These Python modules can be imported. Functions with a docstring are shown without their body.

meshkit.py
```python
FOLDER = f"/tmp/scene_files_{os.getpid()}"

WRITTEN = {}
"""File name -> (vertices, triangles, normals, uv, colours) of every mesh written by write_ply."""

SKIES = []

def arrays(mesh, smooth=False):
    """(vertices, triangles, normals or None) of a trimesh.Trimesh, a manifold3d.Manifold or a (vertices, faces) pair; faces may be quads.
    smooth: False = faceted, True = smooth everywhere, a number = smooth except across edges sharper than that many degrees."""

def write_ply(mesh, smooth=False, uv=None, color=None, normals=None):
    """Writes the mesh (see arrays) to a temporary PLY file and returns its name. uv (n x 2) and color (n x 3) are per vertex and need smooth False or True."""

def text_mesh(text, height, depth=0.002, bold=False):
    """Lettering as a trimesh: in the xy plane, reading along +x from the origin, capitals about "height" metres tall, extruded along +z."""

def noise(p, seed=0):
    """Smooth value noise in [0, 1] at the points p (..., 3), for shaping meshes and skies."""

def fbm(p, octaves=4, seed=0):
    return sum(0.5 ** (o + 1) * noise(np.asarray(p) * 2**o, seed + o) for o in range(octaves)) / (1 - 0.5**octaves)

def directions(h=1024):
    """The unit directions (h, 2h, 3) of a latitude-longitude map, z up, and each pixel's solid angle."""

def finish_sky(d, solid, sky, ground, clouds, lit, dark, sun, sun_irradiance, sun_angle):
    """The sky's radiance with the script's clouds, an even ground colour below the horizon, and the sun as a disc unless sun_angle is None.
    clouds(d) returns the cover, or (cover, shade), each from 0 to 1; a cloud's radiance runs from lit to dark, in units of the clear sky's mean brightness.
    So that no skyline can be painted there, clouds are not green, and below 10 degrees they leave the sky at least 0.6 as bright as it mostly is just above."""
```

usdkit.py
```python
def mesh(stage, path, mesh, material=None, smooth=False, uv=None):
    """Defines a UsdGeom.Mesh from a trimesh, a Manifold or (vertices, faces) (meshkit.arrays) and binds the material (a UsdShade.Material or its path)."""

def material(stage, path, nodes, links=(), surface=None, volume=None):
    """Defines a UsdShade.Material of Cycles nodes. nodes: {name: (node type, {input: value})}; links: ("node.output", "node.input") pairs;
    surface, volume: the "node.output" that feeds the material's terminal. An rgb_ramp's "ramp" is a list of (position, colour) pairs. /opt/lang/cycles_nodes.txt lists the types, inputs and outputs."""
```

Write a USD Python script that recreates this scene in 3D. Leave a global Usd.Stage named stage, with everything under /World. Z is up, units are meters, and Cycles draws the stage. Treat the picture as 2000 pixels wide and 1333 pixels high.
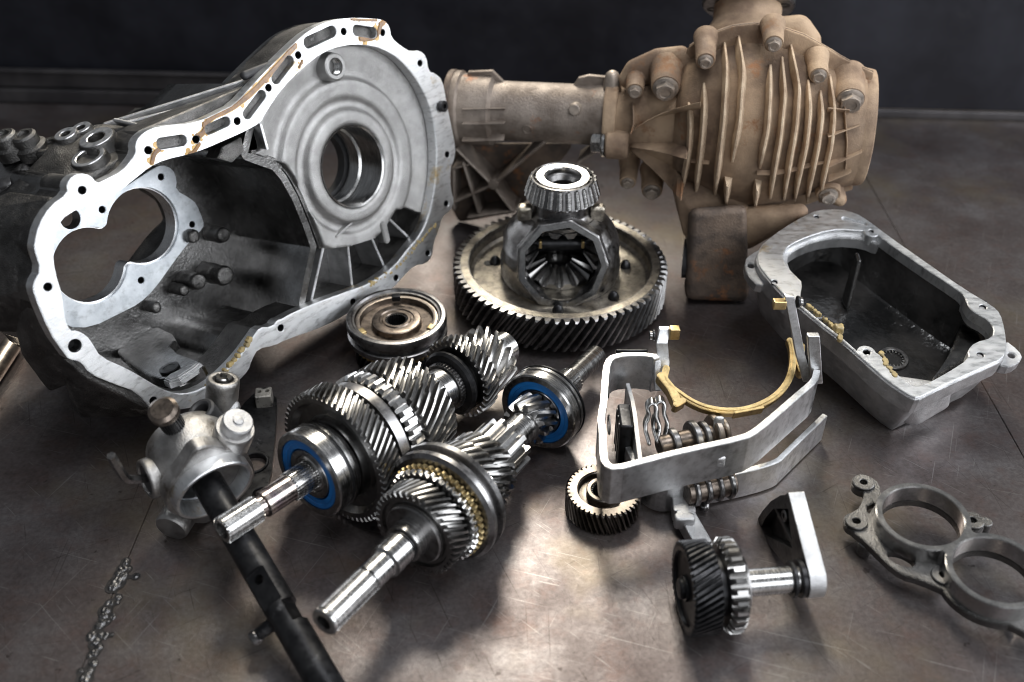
import math, random
import numpy as np, trimesh, usdkit, meshkit
from pxr import Usd, UsdGeom, UsdLux, UsdShade, Gf, Sdf, Vt
from manifold3d import Manifold, CrossSection, FillRule
from shapely.geometry import Polygon, LineString, Point
from shapely import affinity
from shapely.ops import unary_union

rng = np.random.default_rng(7)
random.seed(7)
stage = Usd.Stage.CreateInMemory()
UsdGeom.SetStageUpAxis(stage, UsdGeom.Tokens.z)
UsdGeom.SetStageMetersPerUnit(stage, 1.0)
UsdGeom.Xform.Define(stage, '/World')

# ------------------------------------------------------------------ camera
FPX, PITCH = 1944.4, math.radians(36.6)
EYE = np.array([0, 0, .6])
FW = np.array([0, math.cos(PITCH), -math.sin(PITCH)])
RT = np.array([1., 0, 0])
UPV = np.cross(RT, FW)
cam = UsdGeom.Camera.Define(stage, '/World/camera')
cam.AddTransformOp().Set(Gf.Matrix4d(*[float(x) for r in (np.r_[RT, 0], np.r_[UPV, 0], np.r_[-FW, 0], np.r_[EYE, 1]) for x in r]))
cam.CreateFocalLengthAttr(35.0)
cam.CreateHorizontalApertureAttr(36.0)
cam.CreateVerticalApertureAttr(36.0 * 682 / 1024)
cam.CreateClippingRangeAttr(Gf.Vec2f(.01, 100))
cam.CreateFStopAttr(4.0)
cam.CreateFocusDistanceAttr(.86)
cam.CreateExposureAttr(0.0)

# ------------------------------------------------------------------ light: workshop windows
def rect_light(name, pos, target, w, h, power, color):
    l = UsdLux.RectLight.Define(stage, '/World/' + name)
    z = np.asarray(pos, float) - np.asarray(target, float); z /= np.linalg.norm(z)
    x = np.cross([0, 0, 1.], z); x /= np.linalg.norm(x); y = np.cross(z, x)
    l.AddTransformOp().Set(Gf.Matrix4d(*[float(q) for r in (np.r_[x, 0], np.r_[y, 0], np.r_[z, 0], np.r_[pos, 1]) for q in r]))
    l.CreateWidthAttr(w); l.CreateHeightAttr(h); l.CreateIntensityAttr(power); l.CreateColorAttr(Gf.Vec3f(*color))
rect_light('window_light_right', (2.3, .35, 1.0), (0, .75, 0), 1.9, 1.5, 7., (.93, .96, 1.0))
rect_light('window_light_back', (.02, 2.9, 2.15), (.02, .75, 0), .62, 1.8, 29., (1.0, .93, .80))
rect_light('window_light_front', (1.35, -1.9, 1.35), (0.1, .75, .05), 2.2, 1.6, 4.0, (.93, .96, 1.0))
rect_light('skylight_above', (.62, .42, 2.5), (.25, .8, 0), 1.3, .9, 10., (.95, .97, 1.0))
dome = UsdLux.DomeLight.Define(stage, '/World/room_light')
dome.CreateIntensityAttr(.050); dome.CreateColorAttr(Gf.Vec3f(.88, .93, 1.0))

# ------------------------------------------------------------------ helpers
def norm(a):
    a = np.asarray(a, float); return a / np.linalg.norm(a)
def ray(u, v):
    return norm(FW + RT * (u - 1000) / FPX - UPV * (v - 666.5) / FPX)
def at(u, v, z=0.):
    d = ray(u, v); return EYE + d * (z - EYE[2]) / d[2]
class Frame:
    def __init__(s, o, z, up=(0, 0, 1), k=1.):            # k: metres per local unit
        s.k = k; s.o = np.asarray(o, float); s.z = norm(z); s.x = norm(np.cross(up, s.z)); s.y = np.cross(s.z, s.x)
    def px(s, pts, d=0.):
        out = []
        for u, v in pts:
            r = ray(u, v); c = s.o + s.z * d * s.k
            p = (EYE + r * ((c - EYE) @ s.z) / (r @ s.z) - s.o) / s.k
            out.append((p @ s.x, p @ s.y))
        return np.array(out)
    def loc(s, p):
        q = (np.asarray(p, float) - s.o) / s.k; return np.array([q @ s.x, q @ s.y, q @ s.z])
    def world(s, q):
        return s.o + (s.x * q[0] + s.y * q[1] + s.z * q[2]) * s.k
used = {}
def numbered(parent, name):
    k = (parent, name); n = used.get(k, -1) + 1; used[k] = n
    return name if n == 0 else f'{name}_{n:03d}'
def keys(p, label=None, cat=None, group=None, kind=None):
    for k, v in (('label', label), ('category', cat), ('group', group), ('kind', kind)):
        if v: p.SetCustomDataByKey(k, v)
    return p
def thing(name, label, cat, fr=None, group=None):
    x = UsdGeom.Xform.Define(stage, '/World/' + numbered('/World', name))
    if fr is not None:
        x.AddTransformOp().Set(Gf.Matrix4d(*[float(q) for r in (np.r_[fr.x * fr.k, 0], np.r_[fr.y * fr.k, 0], np.r_[fr.z * fr.k, 0], np.r_[fr.o, 1]) for q in r]))
    return keys(x.GetPrim(), label, cat, group)
def obj(name, mesh, mat, parent=None, smooth=32, label=None, **kw):
    path = str(parent.GetPath()) if parent is not None else '/World'
    m = usdkit.mesh(stage, path + '/' + numbered(path, name), mesh, '/World/Looks/' + mat, smooth=smooth)
    return keys(m.GetPrim(), label, **kw)
def tm(m):
    if isinstance(m, Manifold):
        k = m.to_mesh(); return trimesh.Trimesh(np.array(k.vert_properties[:, :3], float), np.array(k.tri_verts), process=False)
    return m
def cat(*ms): return trimesh.util.concatenate([tm(m) for m in ms])
def man(m):
    if isinstance(m, Manifold): return m
    from manifold3d import Mesh
    m = m.copy(); m.merge_vertices()
    return Manifold(Mesh(np.asarray(m.vertices, np.float32), np.asarray(m.faces, np.uint32)))
def mat4(x, y, z, o):
    M = np.eye(4); M[:3, 0], M[:3, 1], M[:3, 2], M[:3, 3] = x, y, z, o; return M
def put(m, M):
    if isinstance(m, Manifold): return m.transform(np.asarray(M)[:3])
    m = m.copy(); m.apply_transform(M); return m
def axis_to(p, d, up=(0, 0, 1)):
    d = norm(d)
    if abs(d @ norm(up)) > .98: up = (1, 0, .1)
    x = norm(np.cross(up, d)); return mat4(x, np.cross(d, x), d, p)
def lathe(prof, seg=64, a0=0., a1=360.):
    """closed (r, z) profile turned about z"""
    p = np.asarray(prof, float)
    full = abs(a1 - a0) >= 359.9
    if np.sum(p[:, 0] * np.roll(p[:, 1], -1) - np.roll(p[:, 0], -1) * p[:, 1]) < 0: p = p[::-1]
    m = Manifold.revolve(CrossSection([p], FillRule.NonZero), seg, abs(a1 - a0))
    return m.rotate((0, 0, a0))
def ring(r0, r1, z0, z1, c=.0008, seg=72):
    c = min(c, (r1 - r0) / 2.1, (z1 - z0) / 2.1)
    if r0 <= 1e-5: return lathe([(0, z0), (r1 - c, z0), (r1, z0 + c), (r1, z1 - c), (r1 - c, z1), (0, z1)], seg)
    return lathe([(r0 + c, z0), (r1 - c, z0), (r1, z0 + c), (r1, z1 - c), (r1 - c, z1), (r0 + c, z1), (r0, z1 - c), (r0, z0 + c)], seg)
def cyl(r, h, c=.0006, seg=32): return ring(0, r, 0, h, c, seg)
def poly_cs(poly):
    polys = poly.geoms if hasattr(poly, 'geoms') else [poly]
    cs = []
    for g in polys:
        cs.append(np.array(g.exterior.coords)[:-1]); cs += [np.array(i.coords)[:-1] for i in g.interiors]
    return CrossSection(cs, FillRule.EvenOdd)
def prism(poly, z0, z1, bev=0.):
    """a polygon extruded from z0 to z1; bev chamfers the top edge"""
    if not isinstance(poly, (Polygon,)) and not hasattr(poly, 'geoms'): poly = Polygon(poly).buffer(0)
    if bev <= 0: return poly_cs(poly).extrude(z1 - z0).translate((0, 0, z0))
    a = poly_cs(poly).extrude(z1 - z0 - bev).translate((0, 0, z0))
    n = 3; out = [a]
    for k in range(n):
        ins = bev * (1 - math.cos((k + 1) / n * math.pi / 2)) + 1e-5
        q = poly.buffer(-ins, join_style=1)
        lo = z1 - bev + bev * math.sin(k / n * math.pi / 2)
        hi = z1 - bev + bev * math.sin((k + 1) / n * math.pi / 2)
        if not q.is_empty: out.append(poly_cs(q).extrude(hi - lo + 1e-4).translate((0, 0, lo - 1e-4)))
    return Manifold.batch_boolean(out, __import__('manifold3d').OpType.Add)
def smooth_poly(pts, it=2):
    p = np.asarray(pts, float)
    for _ in range(it):
        q = np.roll(p, -1, 0); p = np.stack([p * .75 + q * .25, p * .25 + q * .75], 1).reshape(-1, 2)
    return p
def smooth_line(pts, it=2):
    p = np.asarray(pts, float)
    for _ in range(it):
        a, b = p[:-1], p[1:]; p = np.vstack([p[:1], np.stack([a * .75 + b * .25, a * .25 + b * .75], 1).reshape(-1, p.shape[1]), p[-1:]])
    return p
def ball(c, r, seg=20): return Manifold.sphere(r, seg).translate(tuple(map(float, c)))
def hull(*ms): return Manifold.batch_hull(list(ms))
def rbox(size, c=(0, 0, 0), r=.001, seg=8):
    s = np.array(size) / 2 - r
    return hull(*[ball(np.array(c) + s * (i, j, k), r, seg) for i in (-1, 1) for j in (-1, 1) for k in (-1, 1)])
def bar(a, b, r0, r1=None, seg=24):
    r1 = r0 if r1 is None else r1; a, b = np.asarray(a, float), np.asarray(b, float)
    L = np.linalg.norm(b - a)
    return put(Manifold.cylinder(L, r0, r1, seg), axis_to(a, b - a))
def tube(pts, r, seg=12):
    pts = np.asarray(pts, float)
    return union([hull(ball(a, r, seg), ball(b, r, seg)) for a, b in zip(pts[:-1], pts[1:])])
def union(ms):
    return Manifold.batch_boolean([man(m) for m in ms], __import__('manifold3d').OpType.Add)
def refine(m, n=4, it=6, lamb=.5):
    """melts hard edges of a union into cast fillets"""
    m = tm(m if isinstance(m, trimesh.Trimesh) else m.refine_to_length(n / 1000.)); m.merge_vertices()
    trimesh.smoothing.filter_taubin(m, lamb=lamb, nu=lamb + .03, iterations=it); return m
def rough(m, amp, freq, seed=0):
    m = tm(m).copy(); m.merge_vertices()
    n = m.vertex_normals; m.vertices = m.vertices + n * ((meshkit.fbm(m.vertices * freq, 3, seed) - .5) * 2 * amp)[:, None]; return m
def hexbolt(r, h, flange=1.25, washer=.25, seg=28):
    """hexagon head with a flange, on z=0"""
    a = lathe([(0, 0), (r * flange, 0), (r * flange, h * washer * .7), (r * 1.0, h * washer * 1.3), (0, h * washer * 1.3)], seg)
    hx = Manifold.cylinder(h, r, r, 6) ^ lathe([(0, 0), (r * 1.02, 0), (r * 1.02, h * .86), (r * .84, h), (0, h)], seg)
    dish = Manifold.cylinder(h * .2, r * .5, r * .62, seg).translate((0, 0, h * .9))
    return (a + hx) - dish
def socketbolt(r, h, seg=24, sock=.5):
    return ring(0, r, 0, h, r * .12, seg) - Manifold.cylinder(h, r * sock, r * sock, 6).translate((0, 0, h * .45))
def gear(n, r0, r1, w, twist=0., bore=0., top=.3, base=.74, ch=.0008, div=7, dish=None, phase=0.):
    """helical gear z 0..w; r0 root radius, r1 tip radius; twist degrees over the width"""
    pts = []; p = 2 * math.pi / n
    for k in range(n):
        a = k * p + phase
        for f, r in ((-base / 2, r0), (-base * .43, r0 + (r1 - r0) * .12), (-(base * .55 + top * .45) / 2, r0 + (r1 - r0) * .55), (-top / 2, r1), (top / 2, r1), ((base * .55 + top * .45) / 2, r0 + (r1 - r0) * .55), (base * .43, r0 + (r1 - r0) * .12), (base / 2, r0)):
            pts.append((r * math.cos(a + f * p), r * math.sin(a + f * p)))
    g = CrossSection([pts], FillRule.NonZero).extrude(w, div, twist)
    g = g ^ lathe([(0, 0), (r1 - ch * 1.6, 0), (r1 + 1e-4, ch * 1.2), (r1 + 1e-4, w - ch * 1.2), (r1 - ch * 1.6, w), (0, w)], 96)
    if bore > 0: g = g - Manifold.cylinder(w * 3, bore, bore, 64).translate((0, 0, -w))
    if dish:
        ra, rb, d = dish
        s = lathe([(ra, -.001), (rb, -.001), (rb - d * .6, d), (ra + d * .3, d)], 64)
        g = g - s - s.mirror((0, 0, 1)).translate((0, 0, w))
    return g
def spline(n, r0, r1, w, ch=.0008): return gear(n, r0, r1, w, 0, 0, .42, .62, ch, 0)

# ------------------------------------------------------------------ materials
UsdGeom.Scope.Define(stage, '/World/Looks')
def metal(name, c1, c2=None, rough=(.25, .4), scale=30., metallic=1., bump=.0, bscale=400., detail=6., stretch=(1, 1, 1), ramp=(.38, .62), spec=.5, coat=0., spots=None, aniso=0.):
    c2 = c2 or c1
    n = {'t': ('texture_coordinate', {}), 'm': ('mapping', {'scale': stretch}),
         'n1': ('noise_texture', {'scale': scale, 'detail': detail, 'roughness': .62}),
         'rc': ('rgb_ramp', {'ramp': [(ramp[0], c1), (ramp[1], c2)]}),
         'n2': ('noise_texture', {'scale': scale * 2.7, 'detail': 5., 'roughness': .6, 'w': 3.}),
         'rr': ('rgb_ramp', {'ramp': [(.3, (rough[0],) * 3), (.7, (rough[1],) * 3)]}),
         'p': ('principled_bsdf', {'metallic': metallic, 'specular_ior_level': spec, 'coat_weight': coat, 'coat_roughness': .15})}
    L = [('t.object', 'm.vector'), ('m.vector', 'n1.vector'), ('m.vector', 'n2.vector'), ('n1.fac', 'rc.fac'), ('n2.fac', 'rr.fac'), ('rr.color', 'p.roughness')]
    col = 'rc.color'
    if spots:     # (scale, threshold, colour): patches of dirt or rust
        n['n3'] = ('noise_texture', {'scale': spots[0], 'detail': 8., 'roughness': .7})
        n['r3'] = ('rgb_ramp', {'ramp': [(spots[1], (0, 0, 0)), (spots[1] + .1, (1, 1, 1))]})
        n['mx'] = ('mix', {'mix_type': 'mix', 'color2': spots[2]})
        L += [('t.object', 'n3.vector'), ('n3.fac', 'r3.fac'), ('r3.color', 'mx.fac'), (col, 'mx.color1')]; col = 'mx.color'
    L.append((col, 'p.base_color'))
    if bump:
        n['nb'] = ('noise_texture', {'scale': bscale, 'detail': 3., 'roughness': .6}); n['b'] = ('bump', {'strength': 1., 'distance': bump})
        L += [('t.object', 'nb.vector'), ('nb.fac', 'b.height'), ('b.normal', 'p.normal')]
    usdkit.material(stage, '/World/Looks/' + name, n, L, surface='p.BSDF')
metal('steel_bright', (.52, .515, .51), (.36, .355, .35), (.16, .30), 40, stretch=(1, 1, 6))
metal('steel_pinion', (.50, .495, .49), (.42, .415, .41), (.20, .28), 30)
metal('steel_tooth', (.32, .315, .31), (.24, .235, .23), (.21, .30), 30)
metal('gear_oiled', (.17, .15, .13), (.10, .088, .078), (.22, .38), 60)
metal('alu_grimy', (.46, .45, .44), (.26, .25, .24), (.34, .52), 40, bump=.0004, bscale=900, spots=(34., .58, (.13, .11, .09)))
metal('steel_dark', (.27, .265, .265), (.17, .165, .165), (.22, .42), 50)
metal('steel_black', (.045, .045, .047), (.022, .022, .024), (.24, .5), 60, metallic=.85, spots=(45., .60, (.13, .13, .135)))
metal('steel_warm', (.40, .35, .30), (.26, .22, .19), (.25, .42), 45)
metal('steel_burnt', (.56, .50, .44), (.34, .28, .30), (.14, .24), 38, stretch=(.2, .2, 2.))
metal('ring_face', (.44, .40, .33), (.22, .20, .18), (.28, .5), 90, bump=.0003, bscale=900)
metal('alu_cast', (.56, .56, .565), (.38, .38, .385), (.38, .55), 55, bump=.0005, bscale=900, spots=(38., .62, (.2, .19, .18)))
metal('alu_web', (.44, .435, .43), (.34, .335, .33), (.4, .55), 45, bump=.0006, bscale=1100, spots=(60., .68, (.22, .2, .18)))
metal('alu_bright', (.80, .80, .80), (.66, .66, .67), (.26, .42), 60)
metal('alu_machined', (.76, .765, .77), (.68, .69, .70), (.28, .46), 28, stretch=(1, 3, 1), bump=.00012, bscale=2500, spots=(22., .585, (.56, .44, .25)))
metal('alu_face_grey', (.62, .65, .68), (.44, .47, .50), (.3, .44), 45, spots=(70., .64, (.2, .2, .2)))
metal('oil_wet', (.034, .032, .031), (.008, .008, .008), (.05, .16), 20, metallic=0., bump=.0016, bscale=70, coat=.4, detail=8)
metal('alu_strip', (.70, .705, .71), (.55, .555, .56), (.26, .42), 45, bump=.0002, bscale=1200, spots=(60., .66, (.36, .35, .34)))
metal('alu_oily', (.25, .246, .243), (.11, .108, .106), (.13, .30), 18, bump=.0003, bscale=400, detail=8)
metal('alu_outer', (.17, .165, .16), (.07, .068, .066), (.3, .5), 40, bump=.0008, bscale=700, spots=(50., .6, (.3, .29, .28)))
metal('dirty_tan', (.42, .305, .205), (.17, .115, .08), (.62, .9), 15, metallic=0., bump=.0005, bscale=600, spots=(20., .575, (.22, .115, .06)), spec=.3, ramp=(.38, .62), detail=9.)
metal('alu_dark', (.17, .166, .162), (.09, .088, .086), (.3, .48), 50, bump=.0005, bscale=700)
metal('grime_shade_brown', (.36, .255, .168), (.11, .074, .052), (.6, .9), 11, metallic=0., bump=.0005, bscale=600, spots=(24., .60, (.22, .10, .045)), spec=.3, ramp=(.36, .62), detail=9.)  # grimy tan, darkened so the barrel colour carries the shade between the fins
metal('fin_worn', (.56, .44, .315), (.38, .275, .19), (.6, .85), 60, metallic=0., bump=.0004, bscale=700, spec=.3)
metal('dirty_dark', (.17, .125, .095), (.07, .055, .047), (.5, .75), 26, metallic=.25, bump=.0007, bscale=400, spots=(22., .58, (.30, .13, .055)), spec=.35)
metal('tube_brown', (.30, .255, .22), (.15, .12, .10), (.42, .62), 26, metallic=.45, bump=.0006, bscale=500, spots=(20., .61, (.30, .12, .05)), spec=.4)
metal('bolt_dusty', (.38, .32, .27), (.22, .19, .165), (.42, .6), 70, metallic=.55)
metal('brass', (.62, .47, .23), (.48, .36, .18), (.26, .42), 60)
metal('brass_dull', (.48, .38, .20), (.30, .23, .12), (.3, .5), 120)
metal('blue_seal', (.008, .12, .36), (.006, .085, .27), (.3, .45), 60, metallic=0.)
metal('black_gap', (.012, .012, .013), (.006, .006, .006), (.4, .6), 60, metallic=0.)
metal('rubber_black', (.028, .028, .03), (.015, .015, .016), (.4, .6), 60, metallic=0.)
metal('weld_metal', (.17, .168, .17), (.09, .088, .09), (.3, .45), 120)
metal('gasket', (.40, .30, .13), (.24, .19, .10), (.35, .6), 120, metallic=0., coat=.3)
metal('oil_stain', (.24, .105, .012), (.12, .05, .008), (.15, .3), 160, metallic=0., coat=.5)
metal('oil_film', (.55, .36, .12), (.34, .19, .05), (.12, .3), 150, metallic=.2, coat=.6)
metal('scorch', (.03, .027, .027), (.014, .013, .013), (.4, .6), 150, metallic=.3)
metal('synchro_brown', (.23, .19, .16), (.12, .10, .085), (.25, .45), 80)
metal('block_worn', (.42, .40, .36), (.30, .28, .26), (.35, .55), 60, metallic=.6, spots=(70., .50, (.02, .02, .02)))
metal('wall_steel', (.024, .025, .033), (.011, .011, .015), (.35, .5), 6, metallic=.5, spots=(9., .66, (.032, .031, .034)))
metal('rail_steel', (.085, .08, .082), (.05, .047, .05), (.35, .5), 14, metallic=.6)

# bench plate: worn, brownish scratched steel
nodes = {'g': ('geometry', {}),
  'n1': ('noise_texture', {'scale': 9., 'detail': 9., 'roughness': .68}), 'c1': ('rgb_ramp', {'ramp': [(.32, (.064, .049, .047)), (.5, (.116, .101, .100)), (.68, (.200, .188, .190))]}),
  'n2': ('noise_texture', {'scale': 260., 'detail': 7., 'roughness': .75}), 'c2': ('rgb_ramp', {'ramp': [(.36, (.74, .73, .73)), (.62, (1.14, 1.14, 1.14))]}),
  'mx': ('mix', {'mix_type': 'multiply', 'fac': 1.}),
  'n4': ('noise_texture', {'scale': 34., 'detail': 8., 'roughness': .75}), 'c4': ('rgb_ramp', {'ramp': [(.5, (0, 0, 0)), (.68, (.32, .32, .32))]}), 'mr': ('mix', {'mix_type': 'mix', 'color2': (.13, .070, .055)}),
  'r': ('rgb_ramp', {'ramp': [(.3, (.42, .42, .42)), (.7, (.27, .27, .27))]}),
  'p': ('principled_bsdf', {'metallic': .72, 'specular_ior_level': .5})}
links = [('g.position', 'n1.vector'), ('g.position', 'n2.vector'), ('g.position', 'n4.vector'), ('n1.fac', 'c1.fac'), ('n2.fac', 'c2.fac'), ('n4.fac', 'c4.fac'),
  ('c1.color', 'mx.color1'), ('c2.color', 'mx.color2'), ('mx.color', 'mr.color1'), ('c4.color', 'mr.fac'), ('n1.fac', 'r.fac')]
nodes |= {'n5': ('noise_texture', {'scale': 5.5, 'detail': 4., 'roughness': .6}), 'c5': ('rgb_ramp', {'ramp': [(.52, (0, 0, 0)), (.70, (.45, .45, .45))]}), 'm5': ('mix', {'mix_type': 'mix', 'color2': (.185, .150, .085)}),
  'n6': ('noise_texture', {'scale': 75., 'detail': 3., 'roughness': .55}), 'c6': ('rgb_ramp', {'ramp': [(.68, (0, 0, 0)), (.73, (.7, .7, .7))]}), 'm6': ('mix', {'mix_type': 'mix', 'color2': (.035, .026, .024)})}
links += [('g.position', 'n5.vector'), ('g.position', 'n6.vector'), ('n5.fac', 'c5.fac'), ('n6.fac', 'c6.fac'), ('mr.color', 'm5.color1'), ('c5.color', 'm5.fac'), ('m5.color', 'm6.color1'), ('c6.color', 'm6.fac')]
prev = 'm6.color'
for k, (ang, sx, sy, th, colr, amt) in enumerate([(.3, 11, 420, .685, (.30, .29, .285), .36), (1.15, 12, 480, .68, (.04, .03, .027), .5), (2.0, 9, 380, .69, (.28, .27, .265), .34), (2.6, 14, 520, .685, (.04, .032, .03), .5), (1.55, 8, 430, .69, (.035, .028, .026), .5), (.75, 16, 560, .68, (.28, .268, .262), .34), (2.95, 13, 500, .685, (.04, .03, .028), .45)]):
    nodes |= {f's{k}r': ('vector_rotate', {'rotate_type': 'z_axis', 'angle': ang}), f's{k}m': ('mapping', {'scale': (sx, sy, 1), 'location': (k * 3.1, k * 7.7, 0)}),
              f's{k}n': ('noise_texture', {'scale': 1., 'detail': 2., 'roughness': .6, 'distortion': .35}), f's{k}c': ('rgb_ramp', {'ramp': [(th, (0, 0, 0)), (th + .025, (amt, amt, amt))]}), f's{k}x': ('mix', {'mix_type': 'mix', 'color2': colr})}
    links += [('g.position', f's{k}r.vector'), (f's{k}r.vector', f's{k}m.vector'), (f's{k}m.vector', f's{k}n.vector'), (f's{k}n.fac', f's{k}c.fac'), (f's{k}c.color', f's{k}x.fac'), (prev, f's{k}x.color1')]
    prev = f's{k}x.color'
nodes['b'] = ('bump', {'strength': .5, 'distance': .0004})
links += [(prev, 'p.base_color'), ('r.color', 'p.roughness'), ('n2.fac', 'b.height'), ('b.normal', 'p.normal')]
usdkit.material(stage, '/World/Looks/bench_steel', nodes, links, surface='p.BSDF')

# ------------------------------------------------------------------ bench and back wall
def seam(u0, v0, u1, v1):
    a, b = at(u0, v0)[:2], at(u1, v1)[:2]; d = norm(b - a)
    return a - d * 3, b + d * 3
bench = keys(UsdGeom.Xform.Define(stage, '/World/bench').GetPrim(), 'worn brown steel workbench top of welded plates', kind='structure')
wl, wr = at(0, 189)[:2], at(2000, 236)[:2]
wd = norm(wr - wl); wn = np.array([-wd[1], wd[0]])      # along the wall, away from the camera
big = Polygon([wl - wd * 1.2 + wn * .3, wr + wd * 1.2 + wn * .3, wr + wd * 1.2 - wn * 1.6, wl - wd * 1.2 - wn * 1.6])
s1, s2 = seam(300, 970, 165, 1290), seam(1925, 760, 2000, 893)
left = Polygon([s1[0], s1[1], s1[1] - [6, 0], s1[0] - [6, 0]]); right = Polygon([s2[0], s2[1], s2[1] + [6, 0], s2[0] + [6, 0]])
for pl in (big.difference(left.buffer(.0006)).difference(right.buffer(.0006)), big.intersection(left), big.intersection(right)):
    obj('plate', prism(pl, -.006, 0, .0006), 'bench_steel', bench, smooth=25)
obj('frame_under_plates', prism(big.buffer(-.01), -.05, -.0062), 'black_gap', bench, smooth=False)
wfr = Frame(np.r_[wl, 0], np.r_[-wn, 0])               # x to the right along the wall, y up, z to the camera
wall = keys(UsdGeom.Xform.Define(stage, '/World/back_wall').GetPrim(), 'dark steel back panel behind the bench', kind='structure')
UsdGeom.Xformable(wall).AddTransformOp().Set(Gf.Matrix4d(*[float(q) for r in (np.r_[wfr.x, 0], np.r_[wfr.y, 0], np.r_[wfr.z, 0], np.r_[wfr.o, 1]) for q in r]))
obj('panel', rbox((3.6, .30, .02), (.75, .162, -.0125), .002), 'wall_steel', wall)
xr = wfr.px([(1690, 222)])[0][0]
obj('skirting_lip', rbox((3.6, .0115, .006), (.75, .0062, .0), .0015), 'rail_steel', wall)
rl = 1.16
obj('rail', union([rbox((rl, .020, .010), (-.62 + rl / 2, .0115, .0195), .002), rbox((rl, .025, .006), (-.62 + rl / 2, .0345, .0125), .002), rbox((rl, .004, .012), (-.62 + rl / 2, .0480, .0145), .0015)]), 'rail_steel', wall)
# ------------------------------------------------------------------ the two gear shafts
def shaft_frame(a, za, b, zb):
    p, q = at(*a, za), at(*b, zb); return Frame(p, q - p)
def blue_bearing(t, z0, w, flip=False, r=.0365, bore=.0155):
    """sealed ball bearing, its blue shield on the z0 side"""
    b = lathe([(r - .0012, z0), (r, z0 + .0012), (r, z0 + w * .60), (r - .0012, z0 + w * .62), (r - .0012, z0 + w * .74), (r, z0 + w * .76), (r, z0 + w - .001), (r - .001, z0 + w), (.0305, z0 + w), (.0305, z0)], 96)
    obj('bearing_outer_ring', b, 'steel_bright', t)
    obj('bearing_groove_clip', ring(r - .0014, r - .0004, z0 + w * .625, z0 + w * .735, .0001), 'steel_black', t)
    obj('bearing_seal', lathe([(.0305, z0 + .0014), (.0296, z0 + .0006), (.0268, z0 + .0009), (.0262, z0 + .0016), (.0225, z0 + .0012), (.0218, z0 + .003), (.0218, z0 + w - .002), (.0305, z0 + w - .002)], 96), 'blue_seal', t, label='blue rubber seal of the bearing')
    obj('bearing_inner_ring', lathe([(.0218, z0 + .0026), (.0208, z0 + .0010), (bore + .001, z0 + .0010), (bore, z0 + .002), (bore, z0 + w), (.0218, z0 + w)], 72), 'steel_dark', t)

fa = shaft_frame((430, 1040), .067, (985, 680), .042)
A = thing('gear_shaft', 'steel gear shaft whose blue-sealed bearing sits at its near end, next to the large gear', 'gear shaft', fa)
tip = lathe([(.0062, .003), (.0086, .0), (.0094, .0012), (.0094, .033), (0, .033), (0, .016), (.0050, .014)], 48)
obj('splined_end', spline(22, .0090, .0105, .0315).translate((0, 0, .0015)) - Manifold.cylinder(.016, .0066, .0052, 32).translate((0, 0, -.001)), 'steel_bright', A)
obj('shaft_neck', lathe([(0, .0335), (.0082, .0335), (.0082, .0375), (.0105, .0385), (.0105, .0635), (0, .0635)], 64), 'steel_burnt', A, label='shaft neck tinted straw and blue by heat')
obj('fine_spline', spline(30, .0103, .0119, .0195).translate((0, 0, .0637)), 'steel_bright', A)
obj('shaft_core', lathe([(0, .0835), (.0142, .0835), (.0155, .0845), (.0155, .105), (.02, .106), (.02, .148), (.0162, .207), (.0162, .3), (.0152, .301), (.0152, .326), (.0140, .3275), (0, .3275)], 64), 'steel_bright', A)
blue_bearing(A, .0825, .0205)
obj('spacer_ring', ring(.0150, .0330, .1035, .1075), 'steel_dark', A)
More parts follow.
